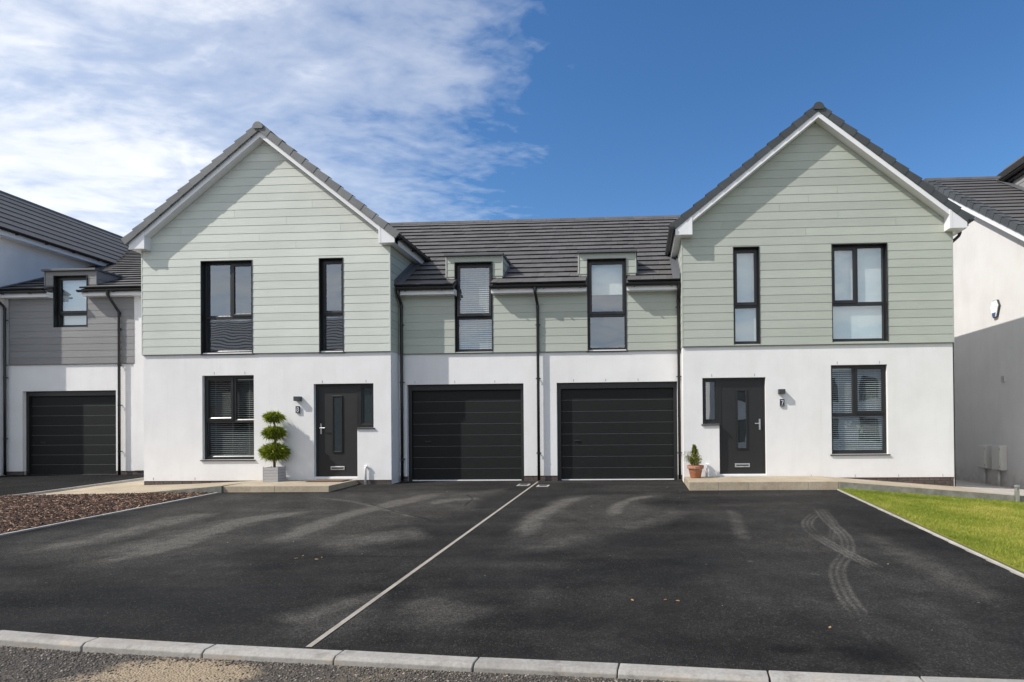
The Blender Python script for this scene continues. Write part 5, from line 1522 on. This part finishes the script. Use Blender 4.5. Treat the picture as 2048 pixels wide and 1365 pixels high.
tp = thing('topiary_tree', 'potted topiary with three green leaf balls on one stem', 'topiary', (cx, cy, .3))
make('trunk', MB().tube([(cx, cy, .29), (cx - .005, cy, .55), (cx + .03, cy, .85), (cx + .03, cy, 1.15), (cx - .02, cy, 1.45)], [.028, .024, .022, .019, .014], 8), 'bark', tp, smooth=True)
for (bx, bz, rx, rz, n) in ((.0, .675, .290, .195, 2300), (-.01, 1.10, .225, .125, 1350), (-.02, 1.455, .195, .085, 950)):
    v = rng.normal(0, 1, (n, 3)); v /= np.linalg.norm(v, axis=1)[:, None]
    rr = .45 + .5 * rng.random(n) ** .6
    c = np.array([cx + bx, cy, bz]) + v * np.array([rx, rx, rz]) * rr[:, None] * .82
    d = v * np.array([1, 1, .75]) + rng.normal(0, .5, (n, 3)) + np.array([0, 0, .10])
    L = .06 + .10 * rng.random(n) ** 1.5; wv = .006 + .005 * rng.random(n)
    V, F, T = leaves(c, d, L, wv, np.clip(rng.random(n) * .9 + .12 * v[:, 2], 0, 1), .22 + 0 * L)
    link('leaf_ball', scatter_mesh('leaf_ball', 'topiary_leaf', V, F, T), (0, 0, 0), tp)

tpot = thing('terracotta_pot', 'terracotta pot with limescale marks on the right step', 'plant pot', (1.27, -.30, .035))
px_, py_, pz = 1.275, -.30, .035
make('pot', MB().lathe(px_, py_, [(0, pz + .02), (.105, pz), (.112, pz + .01), (.150, pz + .195), (.152, pz + .2), (.176, pz + .2), (.180, pz + .21), (.184, pz + .262), (.178, pz + .272), (.160, pz + .27), (.150, pz + .20), (.11, pz + .05), (0, pz + .05)], 32), 'terracotta', tpot, smooth=True)
make('soil', MB().lathe(px_, py_, [(0, pz + .235), (.10, pz + .24), (.156, pz + .225)], 20), 'soil', tpot)
cf = thing('conifer_shrub', 'small pointed conifer growing in the terracotta pot', 'conifer', (px_ - .02, py_, .27))
make('trunk', MB().tube([(px_ - .02, py_, .26), (px_ - .02, py_, .62)], [.014, .006], 6), 'bark', cf)
Vs, Fs, Ts, off = [], [], [], 0
n = 260
for i in range(n):
    h = rng.random() ** 1.25; z = .30 + .46 * h; rad = (.165 * (1 - h) ** 1.05 + .008) * (.6 + .75 * rng.random()); a = rng.random() * 6.28
    e = np.array([math.cos(a), math.sin(a), .9 + rng.random() * .8]); e /= np.linalg.norm(e)
    base_ = np.array([px_ - .02 + .25 * rad * math.cos(a), py_ + .25 * rad * math.sin(a), z - .03]); ln = rad * 1.0
    m = 16; t = rng.random(m)
    c = base_ + e * (t * ln)[:, None] + rng.normal(0, .006, (m, 3)); d = e + rng.normal(0, .45, (m, 3))
    V, F, T = leaves(c, d, .022 + .022 * rng.random(m), .0035 + .003 * rng.random(m), np.clip(rng.random() * .7 + .3 * rng.random(m), 0, 1), 0 * t)
    Vs.append(V); Fs.append(F + off); Ts.append(T); off += len(V)
for i in range(22):   # stray low sprigs to the left
    a = math.pi + rng.normal(0, .5); e = np.array([math.cos(a), math.sin(a), .25 + .4 * rng.random()]); m = 14; t = rng.random(m)
    c = np.array([px_ - .05, py_, .32 + .22 * rng.random()]) + e * (t * .20)[:, None]; d = e + rng.normal(0, .5, (m, 3))
    V, F, T = leaves(c, d, .02 + .02 * rng.random(m), .003 + .002 * rng.random(m), .2 + .5 * rng.random(m), 0 * t); Vs.append(V); Fs.append(F + off); Ts.append(T); off += len(V)
link('foliage', scatter_mesh('foliage', 'conifer_leaf', np.concatenate(Vs), np.concatenate(Fs), np.concatenate(Ts)), (0, 0, 0), cf)

# orchid on the sill behind the blind of house 7
orc = thing('potted_orchid', 'white orchid standing behind the ground floor blind of house 7', 'plant', (4.85, .36, .6))
make('pot', MB().lathe(4.85, .36, [(0, .52), (.05, .52), (.065, .62), (.06, .62), (0, .6)], 14), 'blind_white', orc)
make('stem', MB().tube([(4.85, .36, .6), (4.80, .35, .95), (4.78, .33, 1.15), (4.70, .32, 1.2)], .005, 5).tube([(4.85, .36, .6), (4.90, .35, .9), (4.97, .33, 1.12), (5.03, .32, 1.08)], .005, 5), 'leaf_green', orc)
fl = MB()
for (fx, fz) in ((4.70, 1.2), (4.76, 1.17), (4.68, 1.12), (4.79, 1.22), (5.0, 1.1), (5.05, 1.05), (4.96, 1.12), (5.03, .99)):
    for k in range(5):
        a = 6.28 * k / 5; fl.add([(fx, .30, fz), (fx + .03 * math.cos(a - .5), .295, fz + .03 * math.sin(a - .5)), (fx + .045 * math.cos(a), .29, fz + .045 * math.sin(a)), (fx + .03 * math.cos(a + .5), .295, fz + .03 * math.sin(a + .5))], [(0, 1, 2, 3)])
make('flowers', fl, 'orchid_white', orc)

# doormat, drain covers, bollard
dm = thing('doormat', 'brown coir doormat with dark rim in front of door 8', 'doormat', (-6.9, -.25, .012))
dz = lambda y: -.018 + .0204 * (y + 1.28)
mq = [(-7.30, -.50), (-6.45, -.50), (-6.45, -.06), (-7.30, -.06)]
make('rim', MB().hexa([(a, b, dz(b) + .002) for a, b in mq], [(a, b, dz(b) + .012) for a, b in mq]), 'mat_edge', dm)
mi = [(-7.25, -.465), (-6.50, -.465), (-6.50, -.095), (-7.25, -.095)]
make('coir', MB().hexa([(a, b, dz(b) + .012) for a, b in mi], [(a, b, dz(b) + .022) for a, b in mi]), 'mat_coir', dm)
for x0, x1, y0, y1, lb in ((-2.62, -2.36, -.42, -.12, 'square drain cover left of the pale dividing line'), (-2.16, -1.90, -.60, -.32, 'square drain cover right of the pale dividing line')):
    d = thing('drain_cover', lb, 'drain cover', ((x0 + x1) / 2, (y0 + y1) / 2, gz(0, y0)), 'drain covers by the garage pier')
    make('surround', MB().hexa([(x0, y0, gz(0, y0) - .02), (x1, y0, gz(0, y0) - .02), (x1, y1, gz(0, y1) - .02), (x0, y1, gz(0, y1) - .02)], [(x0, y0, gz(0, y0) + .009), (x1, y0, gz(0, y0) + .009), (x1, y1, gz(0, y1) + .009), (x0, y1, gz(0, y1) + .009)]), 'edging_concrete', d)
    e = .045
    make('lid', MB().hexa([(x0 + e, y0 + e, gz(0, y0 + e)), (x1 - e, y0 + e, gz(0, y0 + e)), (x1 - e, y1 - e, gz(0, y1 - e)), (x0 + e, y1 - e, gz(0, y1 - e))], [(x0 + e, y0 + e, gz(0, y0 + e) + .013), (x1 - e, y0 + e, gz(0, y0 + e) + .013), (x1 - e, y1 - e, gz(0, y1 - e) + .013), (x0 + e, y1 - e, gz(0, y1 - e) + .013)]), 'iron_cover', d)
bo = thing('bollard_light', 'short brushed steel bollard light at the edge of the lawn', 'bollard light', (7.30, -1.45, -.37))
bx_, by_, bz_ = 7.32, -1.45, -.385
make('post', MB().lathe(bx_, by_, [(0, bz_), (.045, bz_), (.045, bz_ + .235), (0, bz_ + .235)], 20), 'steel', bo, smooth=False)
make('lens', MB().lathe(bx_, by_, [(.036, bz_ + .235), (.036, bz_ + .30)], 16), 'vent_grey', bo)
make('cap', MB().lathe(bx_, by_, [(0, bz_ + .30), (.047, bz_ + .30), (.047, bz_ + .33), (.04, bz_ + .336), (0, bz_ + .338)], 20), 'steel', bo)
for k in range(3): make('louvre_ring', MB().lathe(bx_, by_, [(.036, bz_ + .245 + .018 * k), (.044, bz_ + .248 + .018 * k), (.044, bz_ + .252 + .018 * k), (.036, bz_ + .255 + .018 * k)], 16), 'steel', bo)

lm, lt, lb = new_mat('dry_leaf'); lt.set(lb.inputs['Base Color'], lt.ramp(rnd(lt), [(0, (.22, .10, .04)), (1, (.42, .27, .12))])); lb.inputs['Roughness'].default_value = .8
lmesh = MB().hexa([(-.03, 0, 0), (0, -.016, .002), (.035, 0, 0), (0, .018, .002)], [(-.028, 0, .003), (0, -.015, .008), (.034, 0, .010), (0, .017, .006)])
lme = bpy.data.meshes.new('dry_leaf'); lme.from_pydata(lmesh.v, [], lmesh.f); lme.materials.append(MATS['dry_leaf']); lme.update()
for k, (u, v) in enumerate(((592, 1118), (606, 1113), (634, 1120), (644, 1116), (1265, 999), (1265, 1202), (1331, 1201), (1355, 1203), (1660, 1257))):
    gx, gy = px_ground(u, v)
    lo = link('dry_leaf', lme, (gx, gy, gz(gx, gy) + .004)); lo.rotation_euler = (0, 0, k * 1.7); lo.scale = (.62, .62, .8)
    if k < 4: tag(lo, 'dry brown leaf in the loose cluster left of the pale dividing line', 'leaf', 'leaves left of the line')
    elif k == 4: tag(lo, 'dry brown leaf near the right garage door', 'leaf')
    elif k < 8: tag(lo, 'dry brown leaf in the row right of the pale dividing line', 'leaf', 'leaves right of the line')
    else: tag(lo, 'single dry brown leaf beside the tyre marks', 'leaf')
